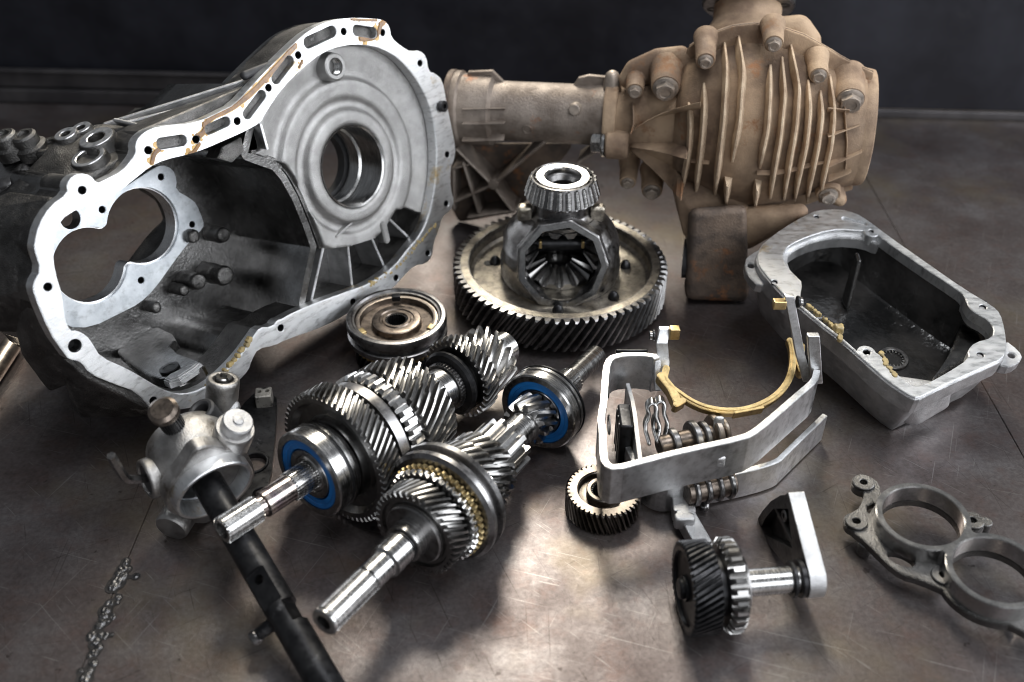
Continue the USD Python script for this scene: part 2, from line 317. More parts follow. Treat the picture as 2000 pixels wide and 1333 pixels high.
obj('large_gear', gear(60, .0530, .0575, .0215, -15, .030, dish=(.0345, .0495, .006)).translate((0, 0, .108)), 'steel_tooth', A)
obj('gear_web', ring(.0160, .0300, .1105, .1275, .001), 'steel_dark', A)
obj('dog_ring', spline(48, .0425, .0445, .005).translate((0, 0, .1300)), 'steel_dark', A)
obj('shift_sleeve', lathe([(.03, .1352), (.0455, .1352), (.0490, .1372), (.0490, .1462), (.0478, .1478), (.0455, .1486), (.03, .1486)], 110), 'steel_dark', A)
obj('straight_gear', gear(38, .0465, .0518, .0135, 0, .0205, .40, .66, ch=.0020, div=0).translate((0, 0, .1500)), 'steel_pinion', A)
obj('hub_disc', ring(.016, .043, .1636, .1668), 'steel_dark', A)
obj('helical_gear', gear(40, .0438, .0505, .0200, -15, .0205).translate((0, 0, .1668)), 'steel_tooth', A)
obj('helical_gear', gear(34, .0385, .0452, .0190, -16, .0205, phase=.06).translate((0, 0, .1870)), 'steel_tooth', A)
obj('collar', lathe([(.0162, .206), (.0185, .207), (.0185, .2245), (.0178, .2250), (.0178, .2256), (.0185, .2261), (.0185, .238), (.0162, .2385)], 72), 'steel_bright', A)
obj('synchro_teeth', spline(42, .0205, .0222, .005).translate((0, 0, .2388)), 'steel_dark', A)
obj('synchro_cone', lathe([(.0165, .244), (.0280, .244), (.0302, .2462), (.0295, .2495), (.0250, .2498), (.0250, .254), (.0165, .254)], 80), 'steel_black', A)
obj('helical_gear', gear(34, .0325, .0375, .0165, -17, .0162, dish=(.021, .030, .004)).translate((0, 0, .2540)), 'steel_tooth', A)
obj('pinion', gear(18, .0232, .0312, .0330, -40, .0162, .26, .74, div=12).translate((0, 0, .2712)), 'steel_pinion', A)

fb = shaft_frame((632, 1217), .061, (1165, 693), .0285)
B = thing('gear_shaft', 'front steel gear shaft with brass synchro ring, its blue bearing beside the fork frame', 'gear shaft', fb)
obj('splined_end', (spline(18, .0088, .0102, .043).translate((0, 0, .0032)) + lathe([(0, 0), (.0094, 0), (.0103, .0009), (.0103, .0024), (.0094, .0032), (0, .0034)], 48)) - Manifold.cylinder(.02, .0058, .0046, 32).translate((0, 0, -.001)), 'steel_bright', B)
obj('shaft_core', lathe([(0, .0464), (.0104, .0464), (.0104, .0645), (.0115, .0655), (.0128, .0660), (.0128, .0835), (.0118, .0840), (.0118, .0862), (.0152, .0870), (.0152, .105), (.0152, .235), (.0134, .237), (.0134, .2565), (.0150, .2570), (.0150, .297), (.0115, .3005), (.0115, .315), (0, .315)], 72), 'steel_bright', B)
obj('snap_ring', ring(.0117, .0130, .0843, .0857, .0002), 'steel_black', B)
obj('hub_flange', lathe([(.0153, .0985), (.0235, .0985), (.0245, .0995), (.0245, .1035), (.0153, .1035)], 72), 'steel_dark', B)
obj('front_gear', gear(38, .0318, .0362, .0190, 19, .0153, dish=(.0255, .0300, .0025)).translate((0, 0, .1005)), 'steel_tooth', B)
obj('dog_ring', gear(40, .0375, .0405, .0050, 0, .0153, .15, .8, .001, 0).translate((0, 0, .1212)), 'steel_bright', B)
obj('synchro_ring', gear(44, .0392, .0418, .0045, 0, .0153, .2, .8, .0008, 0).translate((0, 0, .1270)), 'brass_dull', B, label='yellow brass synchro ring')
obj('shift_sleeve', lathe([(.0400, .1322), (.0452, .1322), (.0482, .1345), (.0486, .1380), (.0470, .1388), (.0440, .1392), (.0440, .1445), (.0470, .1450), (.0486, .1458), (.0480, .1510), (.0452, .1532), (.0400, .1532)], 120), 'steel_dark', B, label='grooved steel shift sleeve')
obj('sleeve_teeth', gear(44, .0380, .0401, .0195, 0, .0153, .4, .6, .0005, 0).translate((0, 0, .1330)), 'steel_dark', B)
obj('dog_ring', gear(44, .0375, .0400, .005, 0, .0153, .15, .8, .001, 0).translate((0, 0, .1550)), 'steel_bright', B)
obj('helical_gear', gear(30, .0290, .0348, .0170, 18, .0153).translate((0, 0, .1605)), 'steel_tooth', B)
obj('helical_gear', gear(24, .0245, .0312, .0180, 20, .0153).translate((0, 0, .1780)), 'steel_tooth', B)
obj('pinion', gear(13, .0185, .0250, .0270, 0, .0153, .34, .66, div=0).translate((0, 0, .2010)), 'steel_pinion', B)
obj('worm_pinion', gear(12, .0150, .0210, .0215, 34, .0140, .28, .74, div=10).translate((0, 0, .2580)), 'steel_pinion', B)
blue_bearing(B, .2800, .0170)
obj('retaining_ring', ring(.0330, .0372, .2972, .2990, .0004), 'steel_black', B)
obj('rear_spline', spline(20, .0112, .0128, .026).translate((0, 0, .3152)), 'steel_bright', B)
obj('rear_stub', lathe([(0, .3414), (.0098, .3414), (.0098, .3915), (.0085, .3935), (0, .3935)], 56), 'steel_bright', B)
# ------------------------------------------------------------------ differential with its ring gear
fr = Frame((.0503, .888, .009), (0, 0, 1), (0, 1, 0))
fr.x, fr.y = np.array([1., 0, 0]), np.array([0, 1., 0])
D = thing('differential', 'round differential with wide toothed ring gear lying flat, roller bearing on top', 'differential', fr)
zt = .036
g = gear(72, .1050, .1122, zt, 11.5, .0955, .24, .80, .0012, 5)
obj('ring_gear', g, 'steel_dark', D)
obj('lower_hub', ring(.02, .050, -.009, .0125, .001), 'steel_black', D)
obj('ring_gear_face', lathe([(.0958, zt - .002), (.0964, zt + .0003), (.1040, zt + .0003), (.1046, zt - .002)], 128), 'ring_face', D)
obj('dish', lathe([(.020, .012), (.0956, .012), (.0956, .030), (.0935, .0235), (.0905, .0215), (.0560, .0215), (.0560, .026), (.020, .026)], 128), 'ring_face', D)
for k in range(7):
    a = math.radians(-93.5 + k * 51.43); r = .0715
    if k == 6: 
        a = math.radians(-93.5 - 2 * 51.43 + 360)
    if k in (4, 5): pass
    b = lathe([(0, .0216), (.0058, .0216), (.0056, .0245), (.0034, .0285), (.0012, .0298), (0, .0298)], 24).translate((r * math.cos(a), r * math.sin(a), 0))
    if k == 5: b = lathe([(0, .0214), (.0056, .0214), (.0056, .0219), (0, .0219)], 24).translate((r * math.cos(math.radians(166)) * 1.08, r * 1.08 * math.sin(math.radians(166)), 0))
    obj('rivet' if k != 5 else 'rivet_hole', b, 'steel_black', D)
# carrier: a closed round case with one machined window
body = lathe([(.0, .0200), (.0600, .0200), (.0625, .028), (.0630, .048), (.0610, .062), (.0560, .075), (.0480, .0850), (.0390, .0915), (.0320, .0950), (.0288, .0985), (.0285, .1130), (.0, .1130)], 110)
wdir = norm((-.02, -.955, .295))
wcen = fr.loc(EYE + ray(1098, 519) * ((.838) / ray(1098, 519)[1]))
print('window centre', wcen)
WM = axis_to(wcen, wdir)
pad = put(lathe([(0, -.030), (.0500, -.030), (.0472, -.0015), (.0458, 0), (0, 0)], 9), WM)
cav = ball((0, 0, .054), .0490, 64)
hole = put(Manifold.cylinder(.060, .0345, .0385, 56).translate((0, 0, -.055)), WM)
flats = [rbox((.03, .09, .052), (s * .0745, .010, .066), .004) for s in (-1, 1)]
top_cut = put(Manifold.cylinder(.05, .075, .075, 40), WM)
carrier = ((body + pad) - cav - hole - flats[0] - flats[1] - top_cut) - Manifold.cylinder(.2, .0165, .0165, 40)
obj('carrier', rough(refine(carrier, 2.5, 2), .0002, 200), 'steel_dark', D, smooth=40)
obj('window_edge', put(lathe([(.0388, -.0004), (.0450, -.0004), (.0446, .0005), (.0392, .0005)], 9), WM), 'steel_tooth', D)
# spider gears in the window
def bevel_gear(n, r0, r1, h, lift):
    out = []
    for k in range(n):
        a = k * 2 * math.pi / n
        M = trimesh.transformations.rotation_matrix(a, (0, 0, 1))
        w0, w1 = r0 * math.pi / n * .8, r1 * math.pi / n * .85
        pts = np.array([(r0, -w0, h), (r0, w0, h), (r1, -w1, lift * .1), (r1, w1, lift * .1), (r0, -w0 * .5, h + lift), (r0, w0 * .5, h + lift), (r1 * 1.02, -w1 * .45, lift), (r1 * 1.02, w1 * .45, lift)])
        m = trimesh.convex.convex_hull(pts); m.apply_transform(M); out.append(m)
    core = tm(lathe([(0, -.004), (r1 * .98, -.004), (r1 * .97, lift * .2), (r0, h + lift * .2), (0, h + lift * .2)], 40))
    return cat(core, *out)
sg = thing_part = None
obj('side_gear', bevel_gear(14, .014, .036, .010, .006).apply_translation((-.002, -.004, .027)), 'steel_tooth', D)
up_ = bevel_gear(14, .014, .036, .010, .006); up_.apply_transform(trimesh.transformations.rotation_matrix(math.pi, (1, 0, 0))); up_.apply_translation((0, 0, .090))
obj('side_gear', up_, 'steel_tooth', D)
for s in (-1, 1):
    m = bevel_gear(10, .009, .026, .011, .006); m.apply_transform(trimesh.transformations.rotation_matrix(-s * math.pi / 2, (0, 1, 0))); m.apply_translation((s * .040, -.002, .058))
    obj('spider_gear', m, 'steel_dark', D)
    obj('brass_washer', rbox((.003, .006, .008), (s * .0215, -.020, .0690), .0006), 'brass', D)
obj('cross_pin', bar((-.046, 0, .058), (.046, 0, .058), .0085, seg=32), 'steel_black', D)
for s in (-1, 1):
    obj('carrier_bolt', rough(refine(rbox((.015, .012, .017), (s * .0365 - .001, -.008, .0985), .003), 2, 2), .0007, 300), 'ring_face', D)
# taper roller bearing
zb = .1125
obj('bearing_collar', ring(.0150, .0290, .098, zb + .002, .001, 72), 'steel_dark', D)
obj('bearing_inner_ring', lathe([(.0178, zb), (.0335, zb + .0005), (.0335, zb + .0025), (.0290, zb + .003), (.0268, zb + .0215), (.0262, zb + .0228), (.0190, zb + .0228), (.0178, zb + .0205)], 80), 'steel_bright', D)
obj('bearing_bore', lathe([(.0135, zb - .01), (.0178, zb - .01), (.0178, zb + .0165), (.0158, zb + .0155), (.0145, zb + .0125), (.0135, zb + .0110)], 72), 'steel_dark', D)
N = 24
for k in range(N):
    a = 2 * math.pi * (k + .5) / N
    p0 = np.array((.0350 * math.cos(a), .0350 * math.sin(a), zb + .0032)); p1 = np.array((.0304 * math.cos(a), .0304 * math.sin(a), zb + .0200))
    obj('roller', bar(p0, p1, .0036, .0030, 14), 'steel_bright', D)
cage = lathe([(.0330, zb + .0012), (.0364, zb + .0012), (.0374, zb + .0030), (.0310, zb + .0222), (.0295, zb + .0226), (.0290, zb + .0218), (.0300, zb + .0205), (.0358, zb + .0036), (.0346, zb + .0024), (.0330, zb + .0024)], 96)
slots = []
for k in range(N):
    a = 2 * math.pi * (k + .5) / N
    p0 = np.array((.0378 * math.cos(a), .0378 * math.sin(a), zb + .0040)); p1 = np.array((.0322 * math.cos(a), .0322 * math.sin(a), zb + .0188))
    slots.append(hull(ball(p0, .0037, 8), ball(p1, .0031, 8)))
obj('bearing_cage', cage - union(slots), 'steel_dark', D)
# ------------------------------------------------------------------ gearbox housing (left)
hf = Frame(at(310, 805, .052), (.765, -.595, .245), k=(.6 - .052) / (.6 - .016))
H = thing('gearbox_housing', 'large open cast aluminium gearbox housing with bright machined flange and round bearing bore', 'gearbox housing', hf)
outer = [(328,806),(300,806),(268,766),(222,750),(176,731),(158,706),(135,703),(123,687),(98,652),(68,580),(64,556),(81,528),(68,490),(68,478),(76,440),(99,403),(133,379),(131,360),(141,346),(158,339),(178,343),(190,359),(204,353),(238,336),(258,313),(267,298),(265,283),(273,267),(294,252),(328,245),(368,243),(399,234),(430,219),(460,204),(500,160),(530,129),(575,85),(604,60),(640,42),(680,35),(725,36),(750,39),(762,52),(765,74),(784,90),(804,102),(820,98),(834,111),(838,140),(852,144),(865,157),(872,195),(881,240),(891,290),(888,313),(880,330),(881,370),(888,392),(881,412),(864,424),(858,450),(848,473),(845,502),(832,516),(810,519),(788,541),(770,562),(730,590),(690,606),(655,628),(619,644),(560,664),(536,676),(505,682),(493,703),(486,725),(466,745),(430,776),(380,796),(345,802)]
inner = [(345,770),(320,762),(293,747),(252,722),(197,698),(182,672),(170,656),(151,646),(139,648),(128,627),(122,575),(108,530),(104,490),(108,460),(119,430),(153,408),(225,381),(265,350),(292,327),(325,312),(370,302),(400,292),(440,275),(480,257),(510,240),(519,222),(550,175),(590,135),(630,103),(670,89),(710,87),(745,94),(780,115),(810,150),(830,185),(845,225),(852,275),(853,325),(848,375),(837,425),(820,461),(797,487),(770,522),(725,554),(680,570),(624,590),(590,604),(554,621),(530,640),(508,640),(493,662),(473,690),(444,722),(410,752),(375,768)]
P_out = Polygon(smooth_poly(hf.px(outer), 1)).buffer(0); P_in = Polygon(smooth_poly(hf.px(inner), 1)).buffer(0)
flange_poly = P_out.difference(P_in)
bolts = [(290,294),(383,273),(464,237),(525,172),(583,108),(672,62),(748,64),(821,124),(874,302),(872,398),(549,641),(300,783),(147,676),(94,561),(161,372),(836,495),(774,543),(690,590)]
for u, v in bolts:
    c = hf.px([(u, v)])[0]; flange_poly = flange_poly.union(Point(c).buffer(.0085).intersection(P_out)).difference(Point(c).buffer(.0036 if (u, v) != (147, 676) else .0058, 16))
for u, v, du, dv, r in [(336,278,26,-4,.0052),(425,246,22,-10,.0048),(498,205,18,-24,.0050),(553,137,17,-22,.0055),(626,73,30,-14,.0058),(713,62,20,3,.0056)]:
    a, b = hf.px([(u - du, v - dv), (u + du, v + dv)]); a, b = a + (b - a) * .12, b - (b - a) * .12
    flange_poly = flange_poly.difference(LineString([a, b]).buffer(r, 12))
fl = prism(flange_poly.simplify(.00012), -.013, 0, .0012)
obj('flange', fl, 'alu_machined', H, smooth=25, label='bright machined flange face with bolt holes and slots')
pock = []
for u, v, du, dv, r in [(336,278,26,-4,.0052),(425,246,22,-10,.0048),(498,205,18,-24,.0050),(553,137,17,-22,.0055),(626,73,30,-14,.0058),(713,62,20,3,.0056)]:
    a, b = hf.px([(u - du, v - dv), (u + du, v + dv)])
    obj('slot_floor', prism(LineString([a, b]).buffer(r * .98), -.0128, -.0085, .001), 'alu_outer', H)
for u, v in bolts:
    c = hf.px([(u, v)])[0]; r = .0036 if (u, v) != (147, 676) else .0058
    h = lathe([(r * .99, -.0005), (r * .99, -.0126), (0, -.0126), (0, -.0118), (r * .8, -.0118), (r * .82, -.0015)], 24).translate((c[0], c[1], 0))
    obj('bolt_hole', h, 'steel_black', H)
c = hf.px([(861, 208)])[0]
obj('bolt', put(socketbolt(.0062, .006), mat4((1, 0, 0), (0, 1, 0), (0, 0, 1), (c[0], c[1], 0))), 'steel_black', H)
# oil and sealant smears on the flange
for pts, w in [([(576,90),(556,112),(520,152),(488,185),(462,205),(440,218),(418,226),(402,240),(400,256),(384,270)], .0023), ([(750,42),(742,50),(738,68),(724,76),(704,76)], .0022), ([(310,292),(300,300),(296,318)], .0018), ([(686,38),(712,40),(735,40)], .0010), ([(388,282),(378,298),(370,301)], .0016), ([(590,120),(584,132)], .001)]:
    l = smooth_line(hf.px(pts), 2); p = LineString(l).buffer(w, 6)
    wob = unary_union([Point(q + rng.normal(0, w * .5, 2)).buffer(w * rng.uniform(.5, 1.15)) for q in l[::2]])
    obj('sealant_smear', prism(p.union(wob).intersection(flange_poly.buffer(-.0002)).simplify(.0001), .0004, .0012, .0007), 'oil_stain', H)
    film = unary_union([Point(q + rng.normal(0, w * 1.6, 2)).buffer(w * rng.uniform(.5, 1.7)) for q in l[::2]] + [p.buffer(w * .35)])
    film = film.intersection(flange_poly.buffer(-.0002)).simplify(.0001)
    if not film.is_empty: obj('oil_film', prism(film, .00015, .00035), 'oil_film', H)
strip = unary_union([Point(q + rng.normal(0, .0009, 2)).buffer(rng.uniform(.0008, .0026)) for q in smooth_line(hf.px([(490,664),(470,692),(442,724),(408,754)]), 3)] + [Point(q + rng.normal(0, .0012, 2)).buffer(rng.uniform(.0008, .0022)) for q in smooth_line(hf.px([(850,440),(820,470),(800,495),(770,528),(725,556)]), 3)])
obj('gasket_residue', prism(strip.simplify(.0002), -.004, .0005, .0006), 'gasket', H)

# walls: bell part (shallow) and box part (deep)
DB, DM = -.052, -.150
cut = hf.px([(505,150),(512,250),(500,300),(555,320),(575,345),(597,385),(617,435),(634,484),(612,590),(600,700)])
far = hf.px([(1100, 700), (1100, -60), (505, -60)])
bellside = Polygon(np.vstack([cut, far])).buffer(0)
boxside = P_out.buffer(.05).difference(bellside)
sh = P_out.buffer(-.0022, join_style=1)
wall_out = prism(sh.difference(P_in.buffer(.0015)).simplify(.0002), DB, -.012)
obj('flange_rim', wall_out, 'alu_outer', H, smooth=28)
# deep box
box_o = sh.intersection(boxside).buffer(-.001).buffer(.001); box_i = box_o.buffer(-.0075)
boxw = prism(box_o.difference(box_i).simplify(.0002), DM, -.0125)
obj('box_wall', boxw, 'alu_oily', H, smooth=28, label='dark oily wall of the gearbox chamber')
# shell wall over the lower left part, outside: bulge that rests on the bench
# end wall with the two overlapping bearing bores
PZ = -.128
def lobe(pts, z): return hf.px(pts, z)
c1, c2 = np.array((.1160, .1190)), np.array((.0505, .1062))
r1_, r2_ = .0388, .0374
eight = Point(c1).buffer(r1_, 40).union(Point(c2).buffer(r2_, 40))
eight = eight.buffer(.006).buffer(-.006)
plate_px = [(296,332),(316,322),(338,330),(346,352),(344,372),(372,388),(384,398),(398,432),(398,446),(372,470),(340,512),(302,566),(272,594),(236,612),(180,640),(128,640),(95,600),(80,540),(84,470),(100,430),(150,398),(225,378),(266,352)]
plate = Polygon(smooth_poly(hf.px(plate_px, PZ), 1)).buffer(0).union(eight.buffer(.005))
pb = [hf.px([q], PZ)[0] for q in [(315,346),(200,410),(376,439),(276,548)]]
pl = plate.difference(eight)
for q in pb: pl = pl.difference(Point(q).buffer(.0036))
wd2 = hf.px([(138, 428)], PZ)[0]; pl = pl.difference(Point(wd2).buffer(.0098))
obj('bearing_plate', prism(pl.simplify(.0001), PZ - .016, PZ, .0008), 'alu_face_grey', H, smooth=25, label='machined bearing seat with two overlapping round bores')
for q in pb: obj('bolt_hole', put(lathe([(0, -.012), (.0036, -.012), (.0036, -.001), (.0031, -.001), (.0031, -.0112), (0, -.0112)], 20), mat4((1, 0, 0), (0, 1, 0), (0, 0, 1), (q[0], q[1], PZ))), 'steel_black', H)
obj('bore_wall', prism(eight.buffer(.0008).difference(eight.buffer(-.0014)), PZ - .022, PZ - .004, .0006), 'alu_bright', H, smooth=30)
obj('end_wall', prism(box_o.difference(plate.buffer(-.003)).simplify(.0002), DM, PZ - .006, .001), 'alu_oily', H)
# bosses standing off the end wall
for (u, v), r, L in [((425, 458), .0085, .022), ((375, 462), .007, .010), ((420, 535), .0105, .034), ((375, 548), .009, .024), ((300, 600), .006, .012), ((352, 566), .006, .016)]:
    q = hf.px([(u, v)], PZ + L * .4)[0]
    obj('wall_boss', rough(refine(ring(.0, r, PZ - .012, PZ + L, .0022, 32), 3, 3), .0012, 130), 'alu_outer', H)
    st = list(used.items())
    pth = str(H.GetPath()) + '/' + ('wall_boss' if used[(str(H.GetPath()), 'wall_boss')] == 0 else f"wall_boss_{used[(str(H.GetPath()), 'wall_boss')]:03d}")
    UsdGeom.Xformable(stage.GetPrimAtPath(pth)).AddTranslateOp().Set(Gf.Vec3d(float(q[0]), float(q[1]), 0))
# floor relief: pads, sump step and drain holes, on the lower inside wall
lowA, lowB = hf.px([(345, 770), (500, 662)], -.004)
fd = norm(np.r_[lowB - lowA, 0])[:2]; fn = np.array([-fd[1], fd[0]]); fn = fn * np.sign((np.array(P_in.centroid.coords[0]) - lowA) @ fn)
def onfloor(u, v, lift=.002):
    """where the pixel's ray meets the chamber floor, in local coordinates"""
    n3 = hf.x * fn[0] + hf.y * fn[1]; o = hf.world(np.r_[lowA + fn * lift, 0])
    r = ray(u, v); p = EYE + r * ((o - EYE) @ n3) / (r @ n3); return hf.loc(p)
F3 = mat4(np.r_[fd, 0], (0, 0, 1), np.r_[fn[0], fn[1], 0], (0, 0, 0))    # x along the floor, y out of the box, z up from the floor
F3 = mat4(np.r_[fd, 0], (0, 0, 1), np.cross(np.r_[fd, 0], (0, 0, 1)), np.r_[lowA, 0])
iF = np.linalg.inv(F3)
def floorpoly(px, lo, hi, name, mat, bev=.002):
    q = np.array([(iF @ np.r_[onfloor(u, v, .006), 1])[:3] for u, v in px])
    sgn = 1 if (F3[:3, 2] @ np.r_[fn, 0]) > 0 else -1
    m = prism(Polygon(smooth_poly(q[:, :2], 1)).buffer(0), lo, hi, bev)
    if sgn < 0: m = m.mirror((0, 0, 1))
    obj(name, put(m, F3), mat, H, smooth=30)
floorpoly([(216,680),(300,640),(352,664),(330,690),(404,716),(396,728),(330,752),(284,738)], .0, .010, 'floor_pad', 'alu_oily')
floorpoly([(226,640),(296,604),(330,622),(248,668)], .0, .009, 'floor_pad', 'alu_oily')
floorpoly([(318,752),(392,716),(402,722),(340,762)], .006, .014, 'floor_rib', 'alu_cast', .004)
for u, v, r in [(256, 636, .007), (330, 718, .0095)]:
    q = onfloor(u, v, .012); d3 = np.r_[fn, 0]
    obj('drain_hole', put(lathe([(r * .55, .0), (r, 0), (r, .0014), (r * .62, .0016), (r * .55, .0006)], 28), axis_to(q - d3 * .0012, d3)), 'steel_black', H)
    obj('drain_hole_floor', put(Manifold.cylinder(.0012, r * .6, r * .6, 24), axis_to(q - d3 * .0014, d3)), 'black_gap', H)

# bell web round the large bore
bc = hf.px([(690, 330)])[0]; bc = np.array((.2960, .1195))
WZ = -.012
web_px = [(500,300),(517,291),(507,246),(512,232),(519,222),(550,175),(590,135),(630,103),(670,88),(710,86),(745,93),(780,114),(811,150),(832,185),(847,225),(854,275),(855,325),(850,375),(836,428),(822,416),(800,407),(772,410),(759,432),(746,452),(730,466),(684,481),(636,487),(632,480),(615,435),(595,385),(575,345),(555,320)]
web = Polygon(hf.px(web_px, WZ)).buffer(.0003)
R = [(.0425, WZ - .05), (.0425, WZ + .0045), (.0445, WZ + .006), (.0545, WZ + .006), (.0575, WZ + .0045), (.0590, WZ + .0005), (.0610, WZ - .0030), (.0660, WZ - .0036), (.0690, WZ - .0020), (.0705, WZ + .0010), (.0860, WZ + .0022), (.0880, WZ + .0005), (.0910, WZ - .0048), (.0945, WZ - .0055), (.1020, WZ - .0040), (.1140, WZ - .0020), (.18, WZ - .0010), (.18, WZ - .012), (.072, WZ - .012), (.056, WZ - .046)]
solid = lathe(R, 160).translate((bc[0], bc[1], 0))
wm = solid ^ prism(web.union(Point(bc).buffer(.0585)), -.08, .03)
obj('bell_web', rough(refine(wm, 4, 3, .4), .00025, 400), 'alu_web', H, smooth=50, label='grey cast web around the bearing bore')
lo = hf.px([(640, 490)])[0]
# relieved flat sector left of the step ring, threaded boss
hb = hf.px([(645, 131)], WZ)[0]
obj('threaded_boss', put(lathe([(.0088, -.012), (.0135, -.012), (.0150, -.004), (.0132, .0075), (.0120, .0085), (.0088, .0085)], 40), mat4((1, 0, 0), (0, 1, 0), (0, 0, 1), (hb[0], hb[1], WZ))), 'alu_web', H)
th = [(.0092, -.02)] + [p for k in range(12) for p in ((.0090, -.018 + k * .002), (.0080, -.017 + k * .002))] + [(.0092, .0075)]
obj('thread', put(lathe([(.0094, -.02)] + th[1:-1] + [(.0094, .0065)], 40), mat4((1, 0, 0), (0, 1, 0), (0, 0, 1), (hb[0], hb[1], WZ))), 'steel_bright', H)
obj('bore_race', lathe([(.0425, WZ - .048), (.0380, WZ - .046), (.0380, WZ - .030), (.0405, WZ - .0285), (.0405, WZ + .004), (.0425, WZ + .005)], 96).translate((bc[0], bc[1], 0)), 'steel_bright', H, label='bright bearing race in the bore')
obj('bore_seal', lathe([(.0385, WZ - .060), (.0340, WZ - .060), (.0340, WZ - .049), (.0425, WZ - .049), (.0425, WZ - .060)], 96).translate((bc[0], bc[1], 0)), 'rubber_black', H)
# bell back, with bore cut out, and ribs under the web
bell_o = sh.intersection(bellside)
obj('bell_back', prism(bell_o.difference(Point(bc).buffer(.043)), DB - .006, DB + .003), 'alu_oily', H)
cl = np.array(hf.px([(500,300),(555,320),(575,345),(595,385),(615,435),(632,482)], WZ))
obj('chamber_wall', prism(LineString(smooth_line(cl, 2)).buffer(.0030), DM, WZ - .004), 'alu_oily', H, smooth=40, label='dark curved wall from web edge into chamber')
for a, b in [((636, 485), (612, 592)), ((684, 480), (693, 568)), ((730, 465), (760, 534)), ((764, 428), (812, 474)), ((836, 425), (820, 462))][:4]:
    p, q = hf.px([a, b], WZ)
    obj('rib', prism(LineString([p, q]).buffer(.0014), DB, WZ - .003, .001), 'alu_cast', H)
obj('cast_pad', prism(LineString(hf.px([(746, 440), (752, 468)], WZ)).buffer(.0042), WZ - .006, WZ + .0045, .002), 'alu_web', H)
obj('cast_strap', prism(LineString(hf.px([(655, 462), (690, 430)], WZ)).buffer(.0012), WZ - .004, WZ + .003, .0008), 'alu_web', H)
# latch details below the flange at the web's upper left
obj('casting_lug', rough(refine(prism(Polygon(hf.px([(432,288),(470,268),(476,296),(452,318),(424,310)], -.012)), -.03, -.010, .002), 2, 2), .0005, 300), 'alu_outer', H)
obj('casting_lip', prism(LineString(hf.px([(509, 246), (521, 290)], -.003)).buffer(.0013), -.012, -.0015, .0008), 'alu_bright', H)

# outside of the housing, towards the picture's left: body, ribs, bosses, valve block
body_px = [(60,440),(100,395),(140,330),(240,300),(262,262),(330,245),(400,232),(440,215),(300,300),(200,500),(200,640),(130,690),(60,560)]
gear_body = prism(box_o.buffer(-.004), DM - .004, DM + .012)
ext = box_o.buffer(-.012).difference(plate.buffer(-.004))
obj('rear_wall', prism(ext.buffer(0).simplify(.0003), DM - .05, DM, .004), 'alu_outer', H)
# bulge that carries the housing on the bench
bl = [(120,690),(180,734),(270,768),(298,804)]
bpx = hf.px([(70,560),(98,650),(124,688),(150,704),(176,732),(268,767),(298,806),(262,812),(160,812),(140,760),(60,700)], -.02)
bp = Polygon(smooth_poly(bpx, 1)).buffer(0)
def lower(u, v, d): return np.r_[hf.px([(u, v)], d)[0], d]
k1 = [lower(u, v, d) for u, v, d in [(172,735,-.012),(268,772,-.012),(300,800,-.012),(262,806,-.03),(165,808,-.07),(150,790,-.08),(140,740,-.07),(120,690,-.02),(180,720,-.05)]]
def pts_hull(pts, r=.004): return hull(*[ball(p, r, 14) for p in pts])
obj('oil_sump_bulge', rough(refine(pts_hull(k1), 4, 3), .0003, 150), 'alu_outer', H)
k2 = [lower(u, v, d) for u, v, d in [(66,560,-.015),(96,655,-.015),(128,690,-.015),(135,740,-.05),(100,755,-.07),(52,690,-.07),(30,600,-.07),(60,520,-.03)]]
obj('lower_side_bulge', rough(refine(pts_hull(k2), 4, 3), .0003, 150), 'alu_outer', H)
k3 = [lower(u, v, d) for u, v, d in [(72,450,-.02),(100,395,-.02),(66,560,-.02),(60,640,-.06),(0,640,-.09),(-60,600,-.11),(-60,420,-.10),(20,385,-.08)]]
obj('side_wall', rough(refine(pts_hull(k3), 5, 3), .0003, 150), 'alu_outer', H)
k4 = [lower(u, v, d) for u, v, d in [(110,392,-.03),(138,365,-.03),(190,345,-.035),(262,300,-.03),(330,262,-.04),(300,252,-.07),(190,252,-.085),(110,290,-.09),(40,360,-.09),(10,392,-.1)]]
obj('top_wall', rough(refine(pts_hull(k4), 4, 3), .0003, 150), 'alu_outer', H)
k5 = [lower(u, v, d) for u, v, d in [(270,262,-.016),(330,249,-.016),(400,238,-.016),(470,200,-.018),(500,165,-.02),(470,190,-.04),(400,212,-.06),(300,232,-.07),(230,262,-.06)]]
obj('bell_shoulder', rough(refine(pts_hull(k5, .003), 4, 3), .0003, 150), 'alu_outer', H)
# ribs running along the top
for (a, da), (b, db) in [(((505,150),-.018),((205,243),-.10)), (((470,185),-.020),((236,243),-.082)), (((440,205),-.020),((190,266),-.082)), (((395,226),-.020),((205,284),-.070)), (((300,240),-.04),((420,205),-.055)), (((330,236),-.03),((440,190),-.06)), (((225,235),-.08),((330,260),-.02))]:
    p, q = lower(*a, da), lower(*b, db)
    up3 = np.array([-.55, .8, 0]) * .002
    obj('outside_rib', hull(ball(p, .0019, 10), ball(q, .0019, 10), ball(p - up3 * 5, .0022, 10), ball(q - up3 * 5, .0022, 10)), 'alu_cast', H)
def face_boss(u, v, d, r, L, tilt, hole=.45, mat='alu_outer'):
    p = lower(u, v, d); ax = norm(tilt)
    b = obj('mount_boss', put(lathe([(0, -L), (r * 1.25, -L), (r * 1.02, -.001), (r * .98, 0), (r * hole, 0), (r * hole, -.006), (0, -.006)], 40), axis_to(p, ax)), mat, H)
    obj('boss_face', put(lathe([(r * (hole + .06), 0), (r * .94, 0), (r * .92, .0006), (r * (hole + .1), .0006)], 40), axis_to(p + ax * .0001, ax)), 'alu_bright', H, label='bright machined ring on top of a boss')
upL = np.array([hf.x[2], hf.y[2], hf.z[2]])            # world up in the housing's frame
